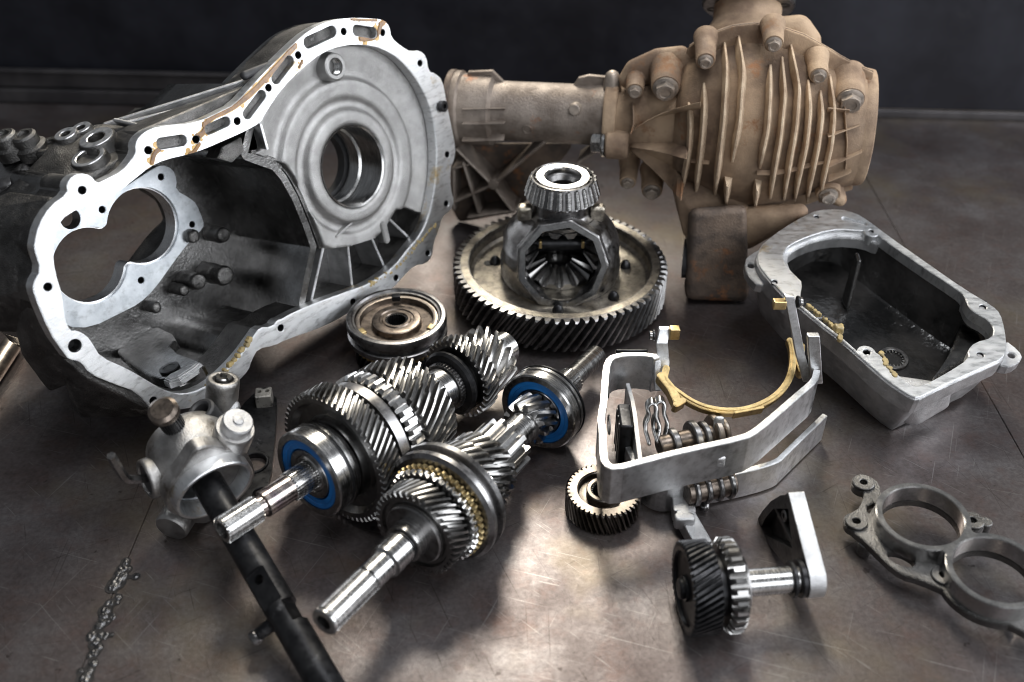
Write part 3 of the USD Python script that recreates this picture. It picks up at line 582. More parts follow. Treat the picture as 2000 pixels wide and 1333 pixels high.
tl = norm(upL + np.array([hf.x @ [-.1, -.5, 0], hf.y @ [-.1, -.5, 0], hf.z @ [-.1, -.5, 0]]))
tl2 = norm(upL + np.array([hf.x @ [-.2, -.15, 0], hf.y @ [-.2, -.15, 0], hf.z @ [-.2, -.15, 0]]))
face_boss(172, 306, -.042, .0155, .028, tl2, .62)
face_boss(188, 269, -.054, .0160, .020, tl2, .45)
face_boss(128, 262, -.088, .0105, .016, tl2, .4)
face_boss(158, 250, -.088, .0095, .014, tl2, .4)
# oily valve block at the picture's left edge
vb = []
for (u, v, d, r, hgt) in [(60, 318, -.115, .020, .038), (8, 330, -.125, .022, .036), (92, 318, -.105, .014, .026), (35, 372, -.10, .024, .03), (-10, 372, -.12, .02, .03)]:
    p = lower(u, v, d); vb.append(put(lathe([(0, -hgt), (r * 1.1, -hgt), (r, -.004), (r * .8, 0), (0, 0)], 32), axis_to(p, tl2)))
obj('valve_block', rough(refine(union(vb), 4, 4), .0008, 120), 'steel_dark', H, smooth=50, label='shiny oily valve block at the left edge')
for (u, v, d, r, hgt) in [(44, 262, -.112, .0120, .022), (4, 262, -.125, .0120, .022), (92, 282, -.100, .0150, .018)]:
    p = lower(u, v, d)
    obj('valve_plug', put(lathe([(0, -hgt), (r * 1.2, -hgt), (r * 1.2, -hgt * .55), (r * .9, -hgt * .45), (r * .9, -.002), (r * .75, 0), (r * .5, 0), (r * .45, -.003), (0, -.003)], 28), axis_to(p, tl2)), 'alu_outer', H)
# clip on the bell's upper edge
p, q = lower(478, 148, -.018), lower(528, 126, -.012)
obj('wire_clip', hull(ball(p, .0045, 12), ball(q, .0032, 12)), 'rubber_black', H)
# ------------------------------------------------------------------ dusty brown axle drive (back right)
p0, p1 = at(885, 212, .150), at(1690, 250, .168)
xf = Frame(p0, p1 - p0, k=.920)                               # x away from the camera, y up, z to the right along the axle
X = thing('axle_drive', 'dusty tan ribbed axle drive with long tube, standing against the back wall', 'axle drive', xf)
PT = np.array([.185, .205, .240, .268, .276, .292, .320, .342, .368, .394, .418, .438, .452, .470])
PR = np.array([.036, .037, .052, .064, .083, .095, .1065, .110, .1075, .0995, .087, .076, .069, .062])
def lathe_hit(u, v, add=.0):
    r = ray(u, v); s = np.linspace(.7, 1.7, 4001); q = ((EYE + r * s[:, None]) - xf.o) / xf.k
    t = q @ xf.z; d = np.sqrt((q @ xf.x) ** 2 + (q @ xf.y) ** 2)
    inside = (d < np.interp(t, PT, PR) + add) & (t > .186) & (t < .470)
    k = np.argmax(inside) if inside.any() else np.argmin(d - np.interp(t, PT, PR))
    return np.array([q[k] @ xf.x, q[k] @ xf.y, t[k]])
def plane_hit(u, v, xl):
    r = ray(u, v); o = xf.o + xf.x * xl * xf.k; p = EYE + r * ((o - EYE) @ xf.x) / (r @ xf.x); return xf.loc(p)
prof = [(0, PT[0])] + list(zip(PR, PT)) + [(0, PT[-1])]
PC = PR - .0110 * np.interp(PT, [.270, .285, .425, .45], [0, 1, 1, 0])
ps = smooth_line(np.array(list(zip(PC, PT)))[3:], 2)
barrel = lathe([(0, .262)] + [tuple(q) for q in ps] + [(0, .470)], 120)
cone = lathe([(0, .186), (.036, .186), (.037, .205), (.052, .240), (.062, .272), (0, .272)], 80)
neckd = norm((.62, .78, 0))
def project(p):
    q = np.asarray(p) - EYE; w_ = q @ FW; return np.array([1000 + FPX * (q @ RT) / w_, 666.5 - FPX * (q @ UPV) / w_])
NS = next(s for s in np.arange(.08, .2, .001) if project(xf.world(np.array((0, 0, .335)) + neckd * s))[1] < 16)
print('neck', NS, project(xf.world(np.array((0, 0, .335)) + neckd * NS)))
pin = put(lathe([(0, .05), (.052, .05), (.048, NS - .035), (.038, NS - .018), (.038, NS + .002), (0, NS + .002)], 56), axis_to((0, 0, .335), neckd))
block = hull(*[ball(plane_hit(u, v, .035), .014, 16) for u, v in [(1530, 62), (1560, 55), (1578, 80), (1580, 120), (1540, 130), (1500, 60)]])
bk = hull(*[ball(plane_hit(u, v, .03), .012, 16) for u, v in [(1610, 150), (1640, 140), (1655, 165), (1650, 200)]])
def yhit(u, v, y):
    r = ray(u, v); p = EYE + r * (y / r[1]); p[2] = max(p[2], .0085); return xf.loc(p)
lowarm = hull(*[ball(q, .009, 14) for q in [yhit(1352, 412, .905), yhit(1446, 408, .905), (-.07, -.05, .278), (-.07, -.05, .322), (-.02, -.09, .28), (-.02, -.09, .32), yhit(1348, 450, .90), yhit(1450, 450, .90)]])
sole = hull(*[ball(plane_hit(u, v, -.075), .010, 14) for u, v in [(1460, 420), (1500, 428), (1560, 415), (1480, 455), (1460, 470)]])
obj('ribbed_barrel', rough(refine(barrel, 5, 2), .0006, 90), 'grime_shade_brown', X, smooth=50, label='grimy brown ribbed barrel, shade between the fins put into its colour')
obj('lug_arm', rough(refine(lowarm, 4, 4), .0005, 90), 'grime_shade_brown', X, smooth=50)
casting = union([cone, pin, block, bk, sole])
obj('casting', rough(refine(casting, 4, 4), .0005, 90), 'dirty_tan', X, smooth=50)
# cover flange seam
fo = np.vstack([np.c_[PR + .0075, PT], np.c_[-PR - .0075, PT][::-1]])[:, ::-1]
flp = Polygon(fo[(fo[:, 0] > .21)]).buffer(.004).buffer(-.004)
M = mat4((0, 0, 1), (0, 1, 0), (-1, 0, 0), (-.012, 0, 0))
obj('cover_flange', rough(refine(put(prism(flp, -.004, .0045, .0015), M), 5, 2), .0003, 90), 'dirty_tan', X)
obj('joint_line', put(prism(flp.buffer(.0004), .0004, .0016), M), 'dirty_dark', X)
# cooling fins that follow the barrel
def blade(crest, depth, th, name, mat='dirty_tan', taper=True, inward=None):
    c = np.asarray(crest, float); n = len(c)
    tang = np.gradient(c, axis=0)
    inn = -c * [1, 1, 0] if inward is None else np.repeat([inward], n, 0); inn /= np.linalg.norm(inn, axis=1)[:, None]
    side = np.cross(tang, inn); side /= np.linalg.norm(side, axis=1)[:, None]
    V, Fc = [], []
    for k in range(n):
        dp = depth
        V += [c[k] + side[k] * th * .20, c[k] + inn[k] * .0008 + side[k] * th * .30, c[k] + inn[k] * dp + side[k] * th * 1.0, c[k] + inn[k] * dp - side[k] * th * 1.0, c[k] + inn[k] * .0008 - side[k] * th * .30, c[k] - side[k] * th * .20]
    for k in range(n - 1):
        for j in range(6):
            a, b = k * 6 + j, k * 6 + (j + 1) % 6; Fc += [[a, b, b + 6], [a, b + 6, a + 6]]
    for j in range(1, 5): Fc += [[0, j + 1, j], [(n - 1) * 6, (n - 1) * 6 + j, (n - 1) * 6 + j + 1]]
    m = trimesh.Trimesh(np.array(V), np.array(Fc), process=False); trimesh.repair.fix_normals(m)
    obj(name, m, mat, X, smooth=40)
fins = [[(1345,196),(1349,240),(1346,300),(1330,392)], [(1375,162),(1376,215),(1371,280),(1358,390)], [(1414,72),(1421,126),(1414,240),(1396,388)], [(1440,52),(1453,129),(1445,240),(1430,318)],
        [(1505,126),(1505,180),(1500,255),(1484,330)], [(1528,111),(1534,180),(1525,270),(1504,390)], [(1543,76),(1562,165),(1555,255),(1531,392)], [(1579,156),(1583,210),(1576,285),(1552,394)],
        [(1603,177),(1607,225),(1597,300),(1576,396)], [(1621,144),(1631,210),(1625,285),(1600,396)], [(1422,358),(1418,402)], [(1480,367),(1475,405)]]
for f in fins:
    f = np.array(f, float); L = np.r_[0, np.cumsum(np.linalg.norm(np.diff(f, axis=0), axis=1))]; L /= L[-1]
    s = np.linspace(0, 1, 26); P2 = np.c_[np.interp(s, L, f[:, 0]), np.interp(s, L, f[:, 1])]
    for _ in range(3): P2[1:-1] = (P2[:-2] + P2[2:]) / 4 + P2[1:-1] / 2
    add = -.0105 + .0145 * np.clip(np.minimum(s, 1 - s) / .16, 0, 1) ** .6
    cr = np.array([lathe_hit(u, v, a + .0008) for (u, v), a in zip(P2, add)])
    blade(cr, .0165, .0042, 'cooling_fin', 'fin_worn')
for pts in ([(1478,342),(1520,343),(1580,328),(1615,318)], [(1345,318),(1385,322)]):
    P2 = smooth_line(np.array(pts, float), 2); blade(np.array([lathe_hit(u, v, -.004) for u, v in P2]), .010, .0015, 'cross_rib')
for pts in ([(1228,262),(1285,222),(1368,200)], [(1230,288),(1285,296),(1340,312)], [(1234,296),(1285,340),(1330,392)], [(1236,200),(1238,240),(1232,262)]):
    P2 = smooth_line(np.array(pts, float), 2)
    blade(np.array([lathe_hit(u, v, a) for (u, v), a in zip(P2, np.linspace(.004, .030, len(P2)))]), .03, .002, 'gusset')
# right output flange with its ribs
obj('side_flange', rough(refine(lathe([(0, .445), (.058, .445), (.0625, .452), (.0640, .470), (.0625, .4765), (.058, .478), (.030, .478), (.028, .470), (0, .470)], 90), 4, 2), .0003, 80), 'dirty_tan', X)
for v0, x1, v1 in ((262, 1680, 245), (322, 1684, 298), (350, 1662, 338), (205, 1660, 215)):
    a, b = lathe_hit(1618, v0 + 6, .004), lathe_hit(x1, v1, .0055)
    blade(np.linspace(a, b, 6), .016, .0022, 'flange_rib')
for u in (1655,):
    a = np.array([lathe_hit(u - 6 * abs(k) * .2, 280 + 18 * k, .0035) for k in range(-4, 4)]); blade(a, .012, .0016, 'flange_rib')
# bolt bosses and bolts
bd = norm((-1, -.24, .06))
def boss_bolt(u, v, xl, r, L, rb, name='bolt', low=False):
    q = plane_hit(u, v, xl); ax = bd
    b = put(lathe([(0, -L), (r * 1.25, -L), (r * 1.04, -L * .6), (r * .96, -.004), (r * .90, 0), (0, 0)], 32), axis_to(q, ax)).refine_to_length(.006)
    obj('bolt_boss', rough(b, .0003, 120), 'dirty_tan', X, smooth=50)
    obj(name, put(hexbolt(rb * .92, rb * .85), axis_to(q + ax * .0002, ax)), 'bolt_dusty', X)
for u, v, xl, r, L, rb in [(1378,120,-.058,.0108,.046,.0070), (1511,86,-.050,.0108,.036,.0072), (1599,148,-.050,.0105,.034,.0070), (1240,178,-.040,.0104,.042,.0068), (1300,172,-.048,.0165,.036,.0120), (1660,196,-.048,.0165,.042,.0122), (1618,382,-.060,.0140,.040,.009), (1226,357,-.030,.0105,.04,.0066), (1273,374,-.040,.0130,.04,.0088)]:
    boss_bolt(u, v, xl, r, L, rb)
obj('side_lug', rough(refine(hull(*[ball(plane_hit(u, v, x), .008, 14) for u, v, x in [(1612, 372, -.055), (1628, 350, -.03), (1600, 330, -.03), (1640, 390, -.05)]]), 4, 3), .0004, 90), 'dirty_tan', X)
tops = hull(*[ball(plane_hit(u, v, -.010), .010, 14) for u, v in [(1285, 112), (1330, 108), (1345, 124), (1300, 145), (1238, 134), (1250, 146), (1225, 156)]])
obj('top_lug', rough(refine(tops, 4, 3), .0004, 90), 'dirty_tan', X)
# mount lug resting on the bench
lug = hull(*[ball(yhit(u, v, y), .008, 16) for u, v, y in [(1362, 420, .884), (1444, 414, .884), (1448, 575, .878), (1438, 588, .882), (1356, 590, .882), (1350, 570, .878), (1352, 424, .92), (1440, 416, .92), (1350, 560, .92), (1440, 560, .92)]])
lq = yhit(1341, 505, .90)
lug = lug - put(Manifold.cylinder(.02, .024, .024, 48), axis_to(lq + np.array([0, 0, -.012]), (0, 0, 1)))
obj('mount_lug', rough(refine(lug, 4, 3), .0005, 80), 'dirty_dark', X, label='dark brown mounting lug standing on the bench')
obj('bushing', put(lathe([(.011, -.004), (.0225, -.004), (.0230, .012), (.011, .012)], 48), axis_to(lq, (0, 0, 1))), 'rubber_black', X)
# axle tube
tubem = lathe([(0, .004), (.0435, .004), (.0445, .006), (.0445, .012), (.0415, .0145), (.0415, .050), (.0355, .054), (.0345, .062), (.0345, .165), (.0375, .185), (.0375, .190), (0, .190)], 88).refine_to_length(.008)
obj('axle_tube', rough(tubem, .0004, 80), 'tube_brown', X, smooth=40)
obj('end_ring', ring(.022, .0455, -.003, .0045, .001), 'dirty_dark', X)
coll = lathe([(.02, .1855), (.0425, .1855), (.0440, .188), (.0440, .1985), (.0425, .2005), (.02, .2005)], 72)
obj('clamp_collar', rough(refine(coll, 4, 2), .0004, 80), 'dirty_tan', X)
def tube_hit(u, v, r):
    d = ray(u, v); s = np.linspace(.7, 1.7, 4001); q = ((EYE + d * s[:, None]) - xf.o) / xf.k
    k = np.argmax(np.hypot(q @ xf.x, q @ xf.y) < r); return np.array([q[k] @ xf.x, q[k] @ xf.y, q[k] @ xf.z])
for v in (213, 243, 276):
    a, b = tube_hit(902, v + 1, .0475), tube_hit(984, v - 1, .0430)
    blade(np.linspace(a, b, 5), .014, .0018, 'tube_rib', 'tube_brown')
for px_, hole in (([(908,172),(915,140),(962,138),(992,168),(985,185),(915,185)], (953, 153)), ([(1116,172),(1130,152),(1150,147),(1186,150),(1190,185),(1120,185)], None)):
    pl_ = Polygon([plane_hit(u, v, .004)[[2, 1]] for u, v in px_])
    if hole: pl_ = pl_.difference(Point(plane_hit(*hole, .004)[[2, 1]]).buffer(.0048))
    obj('tab', put(prism(pl_, -.003, .003, .001), mat4((0, 0, 1), (0, 1, 0), (-1, 0, 0), (.004, 0, 0))), 'tube_brown', X)
q = tube_hit(1123, 214, .036)
obj('tube_stud', put(lathe([(0, -.008), (.0085, -.008), (.0066, .003), (.0066, .0055), (.0055, .0065), (0, .0065)], 28), axis_to(q, -np.array([1, -.3, 0]))), 'bolt_dusty', X)
q = tube_hit(1030, 253, .0349); obj('cast_mark', put(lathe([(.0046, 0), (.0060, 0), (.0058, .0007), (.0048, .0007)], 28), axis_to(q, q * [1, 1, 0])), 'tube_brown', X)
q = plane_hit(1172, 281, -.040)
obj('hex_plug', put(hexbolt(.0115, .016, 1.3), axis_to(q + np.array([0, 0, .006]), (0, 0, -1))), 'steel_bright', X, label='bright hexagon plug')
obj('plug_boss', rough(refine(put(ring(0, .0165, 0, .026, .002), axis_to(q + np.array([0, 0, .007]), (0, 0, 1))), 4, 2), .0004, 80), 'dirty_tan', X)
q = plane_hit(1196, 152, -.006); obj('breather_cap', hull(ball(q, .0085, 18), ball(q + [0, -.01, 0], .0105, 18)), 'bolt_dusty', X)
# lattice bracket below the tube
back = hull(*[ball(plane_hit(u, v, .012), .004, 10) for u, v in [(890, 285), (1110, 285), (1085, 318), (1005, 410), (900, 428), (885, 400)]])
obj('bracket_web', rough(refine(back, 5, 1), .0004, 80), 'dirty_dark', X)
for a, b, w in [((892,292),(962,362),.0030), ((962,362),(1000,412),.0028), ((962,362),(1075,268),.0030), ((885,330),(915,322),.002), ((905,320),(935,415),.0026), ((887,395),(962,362),.0026), ((886,335),(886,410),.0026), ((1130,318),(1165,295),.0026), ((915,425),(1005,412),.0026)]:
    p, q = plane_hit(*a, -.022), plane_hit(*b, -.022); d = np.array([.03, 0, 0])
    obj('bracket_rib', hull(ball(p, w * .8, 8), ball(q, w * .8, 8), ball(p + d, w, 8), ball(q + d, w, 8)), 'tube_brown', X)
obj('bracket_boss', bar(plane_hit(963, 362, -.026), plane_hit(963, 362, -.026) + np.array([.03, 0, 0]), .0062), 'tube_brown', X)
# dark flange on the pinion neck
A_ = axis_to(np.array((0, 0, .335)) + neckd * NS, neckd)
obj('pinion_flange', put(lathe([(0, .0), (.050, .0), (.052, .002), (.052, .012), (.049, .0140), (.030, .0140), (.028, .010), (0, .010)], 72), A_), 'steel_dark', X, label='dark round flange on top of the pinion neck')
for k in range(6):
    a = k * math.pi / 3 + .3
    obj('flange_hole', put(ring(.003, .0062, -.0006, .0004, .0002, 20).translate((.041 * math.cos(a), .041 * math.sin(a), 0)), A_), 'black_gap', X)
# ------------------------------------------------------------------ synchro hub stack behind the shafts
def flat_frame(u, v, z, tilt=(0, 0, 1)): 
    f = Frame((0, 0, 0), tilt, (0, 1, .001)); f.o = at(u, v, z); return f
sf = flat_frame(776, 672, 0)
c_ = .5 * (at(675, 622, .046) + at(874, 622, .046)); sf.o = np.array([c_[0], c_[1], .0])
rr = .5 * np.linalg.norm(at(675, 622, .046) - at(874, 622, .046)) * .985
S = thing('synchro_hub', 'brown oily synchro hub and sleeve lying flat behind the gear shafts', 'synchro hub', sf)
h = .050
obj('sleeve', lathe([(rr - .0080, h - .022), (rr - .0008, h - .022), (rr, h - .021), (rr, h - .0165), (rr - .0012, h - .0155), (rr - .0038, h - .0150), (rr - .0038, h - .0095), (rr - .0012, h - .0090), (rr, h - .0080), (rr, h - .0030), (rr - .0012, h - .0004), (rr - .0032, h), (rr - .0046, h), (rr - .0062, h - .0018), (rr - .0080, h - .0020)], 120), 'steel_dark', S)
obj('sleeve_spline', (ring(rr - .0082, rr - .0060, h - .018, h - .0022, .0003, 120) - spline(62, rr - .0090, rr - .0070, .03).translate((0, 0, h - .024))), 'synchro_brown', S)
obj('synchro_ring', lathe([(rr - .0135, h - .010), (rr - .0092, h - .010), (rr - .0088, h - .0040), (rr - .0105, h - .0036), (rr - .0128, h - .0042)], 110), 'steel_warm', S)
obj('hub', lathe([(.0105, h - .024), (rr - .0138, h - .024), (rr - .0138, h - .0095), (.0245, h - .0105), (.0238, h - .0055), (.0222, h - .0046), (.0172, h - .0046), (.0164, h - .0058), (.0140, h - .0058), (.0132, h - .0046), (.0112, h - .0046), (.0105, h - .0054)], 90), 'synchro_brown', S)
obj('hub_bore', ring(.0085, .0106, h - .024, h - .0058, .0003) - spline(26, .0088, .0100, .03).translate((0, 0, h - .03)), 'steel_black', S)
obj('bore_floor', Manifold.cylinder(.001, .0085, .0085, 32).translate((0, 0, h - .020)), 'black_gap', S)
for a in (96, 216, 336):
    M = np.array(trimesh.transformations.rotation_matrix(math.radians(a), (0, 0, 1)))
    obj('strut_key', put(rbox((.0060, .0085, .006), (rr - .0108, 0, h - .0052), .0008), M), 'steel_black' if a == 96 else 'brass_dull', S)
obj('lower_ring', gear(48, rr - .0075, rr - .0045, .006, 0, .02, .2, .8, .0008, 0).translate((0, 0, h - .0295)), 'brass_dull', S)
obj('lower_gear', gear(40, rr - .0100, rr - .0058, .0195, 14, .012).translate((0, 0, h - .0495)), 'steel_black', S)

# ------------------------------------------------------------------ small loose gear
gf = flat_frame(1180, 968, 0); gf.o = np.array([.0743, .5770, .0])
G = thing('loose_gear', 'small oily helical gear lying flat beside the corner of the fork frame', 'gear', gf)
w = .0215
obj('toothed_ring', gear(40, .0272, .0308, w, -14, .0215, .26, .76, .001, 6), 'gear_oiled', G)
obj('dish', lathe([(.0120, .003), (.0218, .003), (.0216, w - .0012), (.0205, w - .0016), (.0195, w - .006), (.0150, w - .0065), (.0120, w - .006)], 80), 'gear_oiled', G)
obj('hub_ring', lathe([(.0098, .002), (.0140, .002), (.0140, w - .0006), (.0132, w + .0004), (.0106, w + .0004), (.0098, w - .0006)], 72), 'gear_oiled', G)
obj('hub_spline', ring(.0086, .0099, .002, w - .0012, .0003) - spline(26, .0088, .0097, .03).translate((0, 0, -.001)), 'steel_black', G)

# ------------------------------------------------------------------ reverse idler: double gear on a pin with a cast bracket
a_, b_ = at(1334, 1150, .034), at(1585, 1128, .034)
rf = Frame(a_, b_ - a_)
Rv = thing('idler_gear', 'black double gear on a bright pin held by a white-edged cast bracket', 'idler gear', rf)
Lr = np.linalg.norm(b_ - a_)
print('idler L', Lr)
obj('hub_nose', lathe([(0, -.0035), (.0062, -.0035), (.0074, -.0022), (.0074, .004), (0, .004)], 40), 'steel_black', Rv)
obj('helical_gear', gear(44, .0300, .0338, .0205, -18, .006, .3, .74, .001, 6, dish=(.0090, .0275, .0022)), 'steel_black', Rv)
obj('gear_spacer', ring(0, .0215, .0200, .0275), 'steel_black', Rv)
obj('spur_gear', gear(27, .0285, .0342, .0125, 0, .006, .36, .70, .0022, 0, phase=.1).translate((0, 0, .0270)), 'steel_tooth', Rv)
obj('rear_collar', lathe([(0, .0392), (.0235, .0392), (.0215, .0435), (.0115, .0447), (0, .0447)], 60), 'steel_dark', Rv)
obj('pin', ring(0, .0098, .042, Lr - .0090, .0006), 'steel_bright', Rv)
obj('pin_ring', ring(.0098, .0132, Lr - .0165, Lr - .0135, .0006), 'steel_black', Rv)
# bracket: a fan-shaped plate square to the pin, its machined edge towards the viewer
zA, zB = Lr - .0068, Lr + .0058
tp = rf.px([(1538, 966)], zA)[0]; fn_ = rf.px([(1524, 968), (1505, 980), (1488, 1000), (1472, 1028)], zA)
root = Point(0, 0).buffer(.0138, 28)
fan = unary_union([root, Polygon(np.vstack([tp, fn_])).convex_hull, Polygon(np.vstack([tp, fn_, [[0, 0]], [[.0, .0]]])).convex_hull]).convex_hull
tdir = norm(tp); pn = np.array([-tdir[1], tdir[0]]); pn = pn * np.sign(pn @ np.array([-1., 0.]))      # side towards the camera
armp = unary_union([root, Polygon([tp + pn * .001, tp - pn * .006, -tdir * .002 - pn * .006, pn * .0138]).buffer(.0004)]).convex_hull
fan = unary_union([armp, Polygon(np.vstack([tp, fn_, -pn[None] * .012, pn[None] * .0])).convex_hull])
inner = Polygon(np.vstack([tp - tdir * .010 - pn * .004, fn_[1:3] * .90, fn_[3] * .88, tdir * .022 - pn * .010])).convex_hull
recess = prism(inner.buffer(-.001).buffer(.001), zA - .001, zA + .0075)
ribp = LineString([tdir * .016 - pn * .006, fn_[1] * .97]).buffer(.0032)
fan = fan.intersection(Polygon([(-.2, -.0335), (.2, -.0335), (.2, .2), (-.2, .2)]))
obj('bracket', prism(fan.buffer(-.001).buffer(.001), zA, zB, .0010) - recess, 'alu_outer', Rv, label='dark fan-shaped cast bracket')
obj('bracket_rib', prism(ribp, zA + .0020, zA + .0076, .0018).mirror((0, 0, 1)).translate((0, 0, 2 * zA + .0088)), 'alu_outer', Rv)
edge = fan.buffer(.0007).difference(fan)
keep = unary_union([LineString([tp + tdir * .002, pn * .0138]).buffer(.0035), Polygon([(0, 0), pn * .05, pn * .05 - tdir * .05, -tdir * .05])])
obj('bracket_edge', prism(edge.intersection(keep), zA + .0004, zB - .0004), 'alu_cast', Rv, smooth=40, label='bright machined edge of the bracket arm')
sc = fn_[1] * .80
obj('bracket_screw', put(socketbolt(.0048, .005), mat4((1, 0, 0), (0, -1, 0), (0, 0, -1), (sc[0] * .6 + tp[0] * .3, sc[1] * .6 + tp[1] * .3, zA + .0060))), 'steel_dark', Rv)
obj('pin_boss', ring(.0098, .0138, zA - .004, zA, .0006), 'steel_black', Rv)

# ------------------------------------------------------------------ bearing retainer plate (lower right)
zf = .036
qf = Frame((0, 0, 0), (-.05, -.02, 1), (0, 1, 0)); qf.o = at(1800, 1020, zf)
Q = thing('retainer_plate', 'dark cast retainer plate with two joined rings at the lower right edge', 'retainer plate', qf)
ringA = np.array([(340,330),(800,500),(470,250),(700,585),(600,290),(380,440),(520,545)]) / 2.8175 + [1600, 860]
def fit_circle(q):
    A = np.c_[2 * q, np.ones(len(q))]; s = np.linalg.lstsq(A, (q ** 2).sum(1), rcond=None)[0]; return s[:2], math.sqrt(s[2] + s[0] ** 2 + s[1] ** 2)
cA, rA = fit_circle(qf.px(ringA)); dB = norm(qf.px([(1955, 1118)])[0] - cA)
cB = cA + dB * (2 * rA + .0045)
rings = Point(cA).buffer(rA + .0050, 40).union(Point(cB).buffer(rA + .0050, 40))
fill = Polygon([cA + (-dB[1] * .4 * rA, dB[0] * .4 * rA), cB + (-dB[1] * .4 * rA, dB[0] * .4 * rA), cB - (-dB[1] * .4 * rA, dB[0] * .4 * rA), cA - (-dB[1] * .4 * rA, dB[0] * .4 * rA)])
holes = Point(cA).buffer(rA, 48).union(Point(cB).buffer(rA, 48))
obj('ring_collar', prism(rings.union(fill.intersection(rings.convex_hull)).buffer(-.002).buffer(.002).buffer(.003).buffer(-.003).difference(holes), -.0150, .0, .0010), 'steel_pinion', Q, label='machined collar of two joined rings')
base_px = [(1662,935),(1675,925),(1700,930),(1718,942),(1722,975),(1700,985),(1690,990),(1703,1015),(1700,1033),(1730,1060),(1745,1085),(1790,1105),(1825,1100),(1850,1085),(1890,1100),(1950,1140),(2030,1190),(2050,1260),(1995,1232),(1940,1205),(1880,1170),(1850,1155),(1800,1133),(1760,1122),(1730,1098),(1690,1058),(1668,1040),(1648,1022),(1648,1005),(1665,1000),(1680,990),(1690,960),(1672,955)]
bp_ = Polygon(smooth_poly(qf.px(base_px, -.0150), 1)).buffer(0)
body_ = bp_.union(rings.buffer(.0025)).difference(holes)
eye_h = qf.px([(1760, 1092)], -.0150)[0]
body_ = body_.difference(affinity.rotate(affinity.scale(Point(eye_h).buffer(.0075, 20), 1.35, .75), -35))
lugs = [(1687, 941, -.0125), (1673, 1017, -.0125), (1843, 1122, -.0125), (1900, 1015, -.0125)]
pl2 = body_
for u, v, d in lugs:
    c = qf.px([(u, v)], d)[0]; pl2 = pl2.union(Point(c).buffer(.0092, 20)); 
pl2 = pl2.difference(holes).buffer(.0012).buffer(-.0012)
for u, v, d in lugs: pl2 = pl2.difference(Point(qf.px([(u, v)], d)[0]).buffer(.0028, 14))
obj('base_plate', prism(pl2, -.0215, -.0150, .0014), 'alu_dark', Q)
for u, v, d in lugs:
    c = qf.px([(u, v)], d)[0]
    obj('lug_face', put(ring(.0030, .0086, 0, .0024, .0005), mat4((1, 0, 0), (0, 1, 0), (0, 0, 1), (c[0], c[1], -.0150))), 'alu_dark', Q)
for (u, v) in [(1690, 1062), (1980, 1205), (1925, 1020)]:
    c = qf.px([(u, v)], -.0215)[0]; hz = zf - .0215 - .001
    obj('foot', put(ring(0, .0050, -hz + .002, .001, .0006), mat4((1, 0, 0), (0, 1, 0), (0, 0, 1), (c[0], c[1], -.0215))), 'alu_dark', Q)

# ------------------------------------------------------------------ cast cover (right)
ce = [at(1500, 545, .078), at(1660, 425, .086), at(1965, 655, .062), at(1780, 775, .040)]
ce = [EYE + (c - EYE) * .972 for c in ce]; cen = np.mean(ce, 0); U_, S_, Vt_ = np.linalg.svd(np.array(ce) - cen); nn = Vt_[2] * np.sign(Vt_[2][2])
print('cover normal', nn, S_)
vf = Frame(cen, nn, (0, 1, 0), k=.972)
V = thing('cast_cover', 'cast aluminium cover lying open side up at right, dark and oily inside', 'cast cover', vf)
co = [(1492,532),(1480,512),(1482,490),(1494,472),(1530,445),(1570,422),(1596,410),(1640,408),(1672,416),(1695,430),(1740,464),(1800,506),(1880,562),(1940,598),(1954,612),(1962,640),(1966,676),(1960,700),(1925,716),(1860,745),(1812,768),(1792,778),(1776,772),(1735,745),(1690,705),(1640,660),(1600,630),(1560,596),(1540,585),(1528,572)]
ci = [(1535,520),(1528,500),(1534,486),(1552,474),(1580,462),(1612,452),(1640,448),(1668,450),(1700,452),(1718,462),(1745,482),(1800,520),(1870,566),(1884,578),(1892,600),(1905,612),(1930,625),(1942,642),(1938,660),(1905,668),(1890,684),(1893,700),(1860,722),(1810,750),(1790,756),(1774,750),(1735,715),(1722,695),(1702,683),(1675,690),(1655,672),(1600,628),(1566,600),(1562,582),(1568,552),(1556,540)]
VO = Polygon(smooth_poly(vf.px(co), 1)).buffer(0); VI = Polygon(smooth_poly(vf.px(ci), 1)).buffer(0).intersection(VO.buffer(-.0025))
rim = VO.difference(VI)
vh = [(1513,551,.0030), (1595,424,.0026), (1702,452,.0026), (1920,600,.0032), (1915,693,.0032), (1693,688,.0034)]
for u, v, r in vh:
    c = vf.px([(u, v)])[0]; rim = rim.union(Point(c).buffer(.0082, 20).intersection(VO)).difference(Point(c).buffer(r, 16))
slot = LineString(vf.px([(1650, 428), (1688, 438)])).buffer(.0030)
rim = rim.difference(slot)
obj('rim', prism(rim, -.012, 0, .0009), 'alu_machined', V, smooth=25, label='bright machined rim of the cover')
obj('rim_edge', prism(VO.buffer(.0012).difference(VI.buffer(.002)), -.020, -.0022, .001), 'alu_cast', V)
for u, v, r in vh:
    c = vf.px([(u, v)])[0]
    obj('bolt_hole', lathe([(r * .98, -.0006), (r * .98, -.0118), (0, -.0118), (0, -.011), (r * .8, -.011), (r * .8, -.0014)], 20).translate((c[0], c[1], 0)), 'steel_black', V)
for px_, hx_ in (([(1456,508),(1470,496),(1492,484),(1500,545),(1484,560),(1460,535)], (1467, 519)), ([(1962,664),(1990,686),(1996,700),(1975,716),(1950,712),(1945,690)], (1979, 670))):
    e = Polygon(smooth_poly(vf.px(px_, -.010), 1)).buffer(.001)
    c = vf.px([hx_ if hx_[0] < 1600 else (1976, 694)], -.010)[0]
    obj('ear', prism(e.difference(Point(c).buffer(.0034)), -.020, -.010, .0015), 'alu_cast', V)
